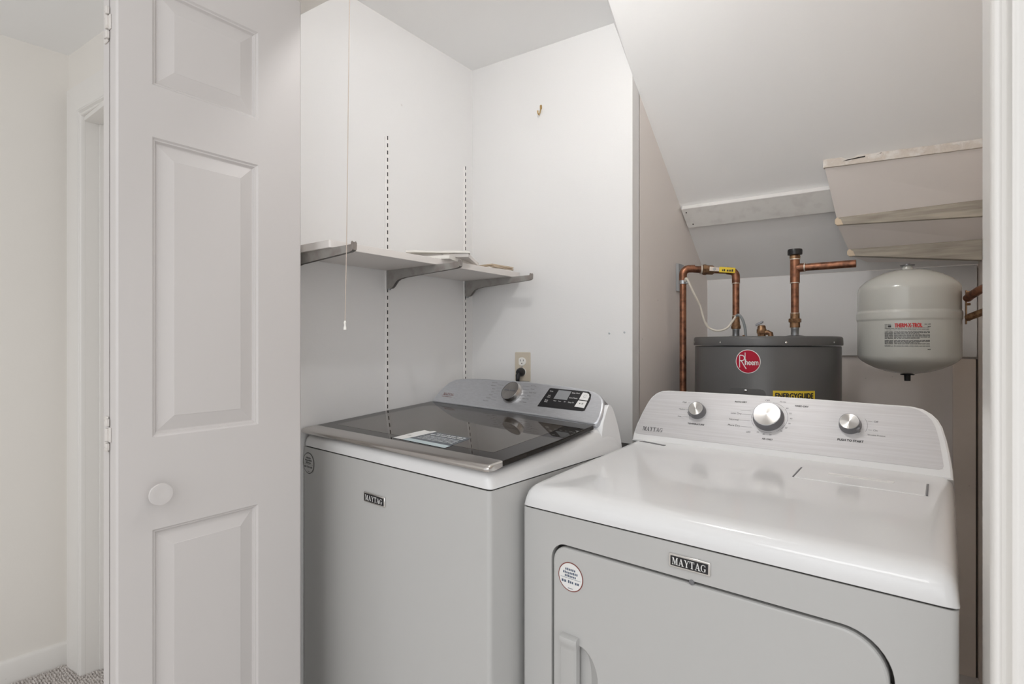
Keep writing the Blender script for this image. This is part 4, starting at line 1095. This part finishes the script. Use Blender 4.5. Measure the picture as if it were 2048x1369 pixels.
# lever handle of the valve: steel then yellow sleeve
Th = frame((0.112 * dxn, .112 * dyn - .019, PZ - .004), (dxn, dyn, -.085), (0, 0, 1))
mb = MB(); mb.box(-.006, .040, -.0085, .0085, 0, .0025, Th); vh = mb.build('valve_handle', M['chrome'], t, bevel=.001)
mb = MB(); mb.box(.030, .090, -.0110, .0100, -.003, .0055, Th); sl = mb.build('yellow_sleeve', M['yellow'], vh, bevel=.002)
def f(mb): bars(mb, .040, .084, -.0015, .0095, Th, z=.0058, words=2, seed=8)
lettering('sleeve_lettering', f, M['ink'], vh)
mb = MB(); mb.lathe([(.0060, .002), (.0060, .0055), (.0001, .006)], 6, Th @ Matrix.Translation((.012, 0, 0))); mb.build('handle_nut', M['steel'], vh)
# ground clamp on the riser
mb = MB(); mb.tube([(0, 0, 1.497), (0, 0, 1.512)], .0160, 16); mb.box(.012, .022, -.008, .002, 1.498, 1.511); mb.build('clamp', M['steel'], t, bevel=.001)

t = thing('hot_water_pipe', 'copper pipe with black cap and open side branch over the heater', 'copper pipe', (-.337, 2.100, 0))
mb = MB(); mb.tube([(0, 0, ZT + .082), (0, 0, 1.500)], .0128, 20); mb.build('riser', M['copper'], t)
mb = MB(); mb.tube([(0, 0, ZT + .0325), (0, 0, ZT + .034), (0, 0, ZT + .050)], [.0165, .0165, .0160], 20); mb.tube([(0, 0, ZT + .050), (0, 0, ZT + .0515), (0, 0, ZT + .062), (0, 0, ZT + .064)], [.0190, .0215, .0215, .0190], 6); mb.tube([(0, 0, ZT + .063), (0, 0, ZT + .084)], .0148, 20)
mb.build('union', M['bronze'], t, angle=40)
mb = MB(); mb.tube([(0, 0, 1.478), (0, 0, 1.560)], .0155, 20); mb.tube([(.006, 0, 1.530), (.030, 0, 1.530)], .0150, 20); mb.build('tee', M['copper'], t)
for a_, b_, r_ in (((0, 0, 1.476), (0, 0, 1.479), .0160), ((.0290, 0, 1.530), (.0322, 0, 1.530), .0160), ((0, 0, 1.559), (0, 0, 1.5625), .0170), ((0, 0, ZT + .0815), (0, 0, ZT + .0840), .0150)):
    mb = MB(); mb.tube([a_, b_], r_, 20); mb.build('solder_ring', M['solder'], t)
mb = MB()
n = 20; vs = []; fs = []
for x_, rr in ((.030, .0128), (.181, .0128), (.181, .0112), (.120, .0112)):
    for q in range(n):
        a = 2 * PI * q / n; vs.append((x_, rr * math.cos(a), 1.530 + rr * math.sin(a)))
for k in range(3):
    for q in range(n): fs.append((k * n + q, (k + 1) * n + q, (k + 1) * n + (q + 1) % n, k * n + (q + 1) % n))
mb.add(vs, fs); mb.build('open_branch', M['copper'], t, fix=False, angle=60)
mb = MB(); mb.tube([(0, 0, 1.562), (0, 0, 1.570), (0, 0, 1.575)], [.0165, .0175, .0150], 20); mb.build('cap_neck', M['bronze'], t)
mb = MB(); mb.lathe([(.018, 1.5745), (.0235, 1.5765), (.0240, 1.590), (.0225, 1.5955), (.013, 1.5965), (.0001, 1.5945)], 14); mb.build('black_cap', M['blackpl'], t, angle=50)

# cable from the clamp to the heater
t = thing('cable', 'cream cable sagging from the pipe clamp to the heater top', 'cable', (-.71, 2.075, 1.505))
def bez(P, n=10):
    out = []
    P = [Vector(p) for p in P]
    for i in range(len(P) - 1):
        p0 = P[max(i - 1, 0)]; p1 = P[i]; p2 = P[i + 1]; p3 = P[min(i + 2, len(P) - 1)]
        for k in range(n):
            u = k / n
            out.append(0.5 * ((2 * p1) + (-p0 + p2) * u + (2 * p0 - 5 * p1 + 4 * p2 - p3) * u * u + (-p0 + 3 * p1 - 3 * p2 + p3) * u ** 3))
    out.append(P[-1]); return [tuple(p) for p in out]
cpts = bez([(-.714, 2.068, 1.506), (-.706, 2.062, 1.515), (-.682, 2.075, 1.457), (-.667, 2.10, 1.411), (-.655, 2.11, 1.357), (-.641, 2.12, 1.327), (-.609, 2.125, 1.313), (-.576, 2.13, 1.322), (-.560, 2.14, 1.345), (-.545, 2.145, 1.370)], 6)
mb = MB(); mb.tube([(x + .71, y - 2.075, z - 1.505) for x, y, z in cpts], .0040, 10); mb.build('cream_sheath', M['wirew'], t)
cpts = bez([(-.545, 2.145, 1.370), (-.533, 2.14, 1.372), (-.520, 2.135, 1.355), (-.510, 2.13, 1.325), (-.506, 2.125, 1.2905)], 6)
mb = MB(); mb.tube([(x + .71, y - 2.075, z - 1.505) for x, y, z in cpts], .0050, 10); mb.build('grey_sheath', M['wireg'], t)

# steel plate on the nook side wall
t = thing('wall_plate', 'grey steel plate on the nook side wall behind the copper riser', 'wall plate', (-.787, 2.198, 1.480))
mb = MB(); mb.box(.0004, .012, -.032, .032, 0, .113); mb.build('plate', M['steel'], t, bevel=.001)
for z in (.022, .092):
    mb = MB(); mb.lathe([(.0035, .0118), (.0033, .0135), (.0001, .014)], 10, frame((0, -.022, z), (0, 1, 0), (0, 0, 1))); mb.build('screw', M['chromed'], t)

# ------------------------------------------------------------------ expansion tank
t = thing('expansion_tank', 'pale grey expansion tank with red lettered label, hung at the right', 'expansion tank', (-.020, 2.180, 1.166))
R = .1400
pr = [(.0001, 0), (.030, .0015), (.060, .0075), (.088, .0175), (.110, .0290), (.126, .0400), (.1345, .0490), (.1385, .0600), (.1385, .1700), (.1388, .1735), (.1404, .1755), (.1408, .1800), (.1408, .1960), (.1402, .2000), (.1378, .2030), (.1372, .2060), (.1378, .2085),
      (.1378, .2700), (.1365, .2810), (.1300, .2920), (.1160, .3060), (.0950, .3190), (.0700, .3300), (.0420, .3380), (.018, .3405), (.0001, .3410)]
mb = MB(); mb.lathe(pr, 72); mb.build('shell', M['tank'], t, angle=60)
mb = MB(); mb.lathe([(.0155, .336), (.0150, .3460), (.0130, .3500), (.0130, .3540), (.0001, .3545)], 20); mb.build('neck', M['tank'], t)
mb = MB(); mb.lathe([(.0200, .3535), (.0205, .3560), (.0080, .3572), (.0080, .3600), (.0001, .3605)], 20); mb.build('neck_cap', M['knobrim'], t)
mb = MB(); mb.lathe([(.0001, -.0240), (.0085, -.0235), (.0090, -.0060), (.0095, -.0045), (.0190, -.0040), (.0195, -.0015), (.0080, .0015)], 20); mb.build('air_valve', M['blackpl'], t)
al = math.radians(-89.3)
def tb(p): a = al + p[0] / .1385; r_ = .1385 + .0008 + p[2]; return (math.cos(a) * r_, math.sin(a) * r_, .1210 + p[1])
def f(mb):
    put_text(mb, 'THERM-X-TROL', .002, .0345, .0120, None, 'c', wid=.068, z=0, bend=tb, bold=.0008)
o = lettering('red_lettering', f, M['inkr'], t)
def f(mb):
    k = 0
    for y in (.0255, .0205): bars(mb, -.054, .054, y, .0020, None, z=0, words=12, seed=k, bend=tb); k += 1
    for y in [.0150 - .0034 * i for i in range(14)]:
        if k in (9, 14): k += 1; continue
        bars(mb, -.059, -.036, y, .0026, None, z=0, words=2, seed=k, bend=tb)
        bars(mb, -.034, .056 if k % 4 else .030, y, .0024, None, z=0, words=9, seed=k + 40, bend=tb); k += 1
    bars(mb, .050, .058, -.0395, .0022, None, z=0, words=1, seed=3, bend=tb)
    bars(mb, .042, .058, .0375, .0030, None, z=0, words=2, seed=4, bend=tb); bars(mb, .050, .058, .0300, .0028, None, z=0, words=1, seed=5, bend=tb)
    bars(mb, -.059, -.042, .0380, .0020, None, z=0, words=2, seed=6, bend=tb)
    for y in (.034, .030, .026): bars(mb, -.059, -.053, y, .0022, None, z=0, words=1, seed=7, bend=tb)
    mb.add([tb(p) for p in ((-.0505, .0290, 0), (-.0415, .0290, 0), (-.0415, .0350, 0), (-.0505, .0350, 0))], [(0, 1, 2, 3)])
lettering('black_print', f, M['ink'], t)
# bracket and pipe holding the tank to the right wall
t = thing('tank_pipe', 'copper pipe and wall bracket joining the tank to the right wall', 'copper pipe', (.1205, 2.16, 1.40))
mb = MB(); mb.tube([(.008, -.012, .004), (.014, -.035, .010), (.030, -.080, .022), (.060, -.135, .036)], .0120, 14); mb.build('pipe', M['copper'], t)
mb = MB(); mb.tube([(.009, -.006, -.055), (.020, -.020, -.050), (.064, -.050, -.030)], .0105, 14); mb.build('lower_pipe', M['bronze'], t)
mb = MB()
for z in (.022, -.014, -.062):
    mb = MB(); mb.tube([(.006, -.008, z), (.014, -.012, z)], .0045, 6); mb.build('bolt', M['bronze'], t)
mb = MB(); mb.box(.0035, .0075, -.006, .020, -.075, .030); mb.build('strap', M['bronze'], t, bevel=.001)

bpy.context.view_layer.update()
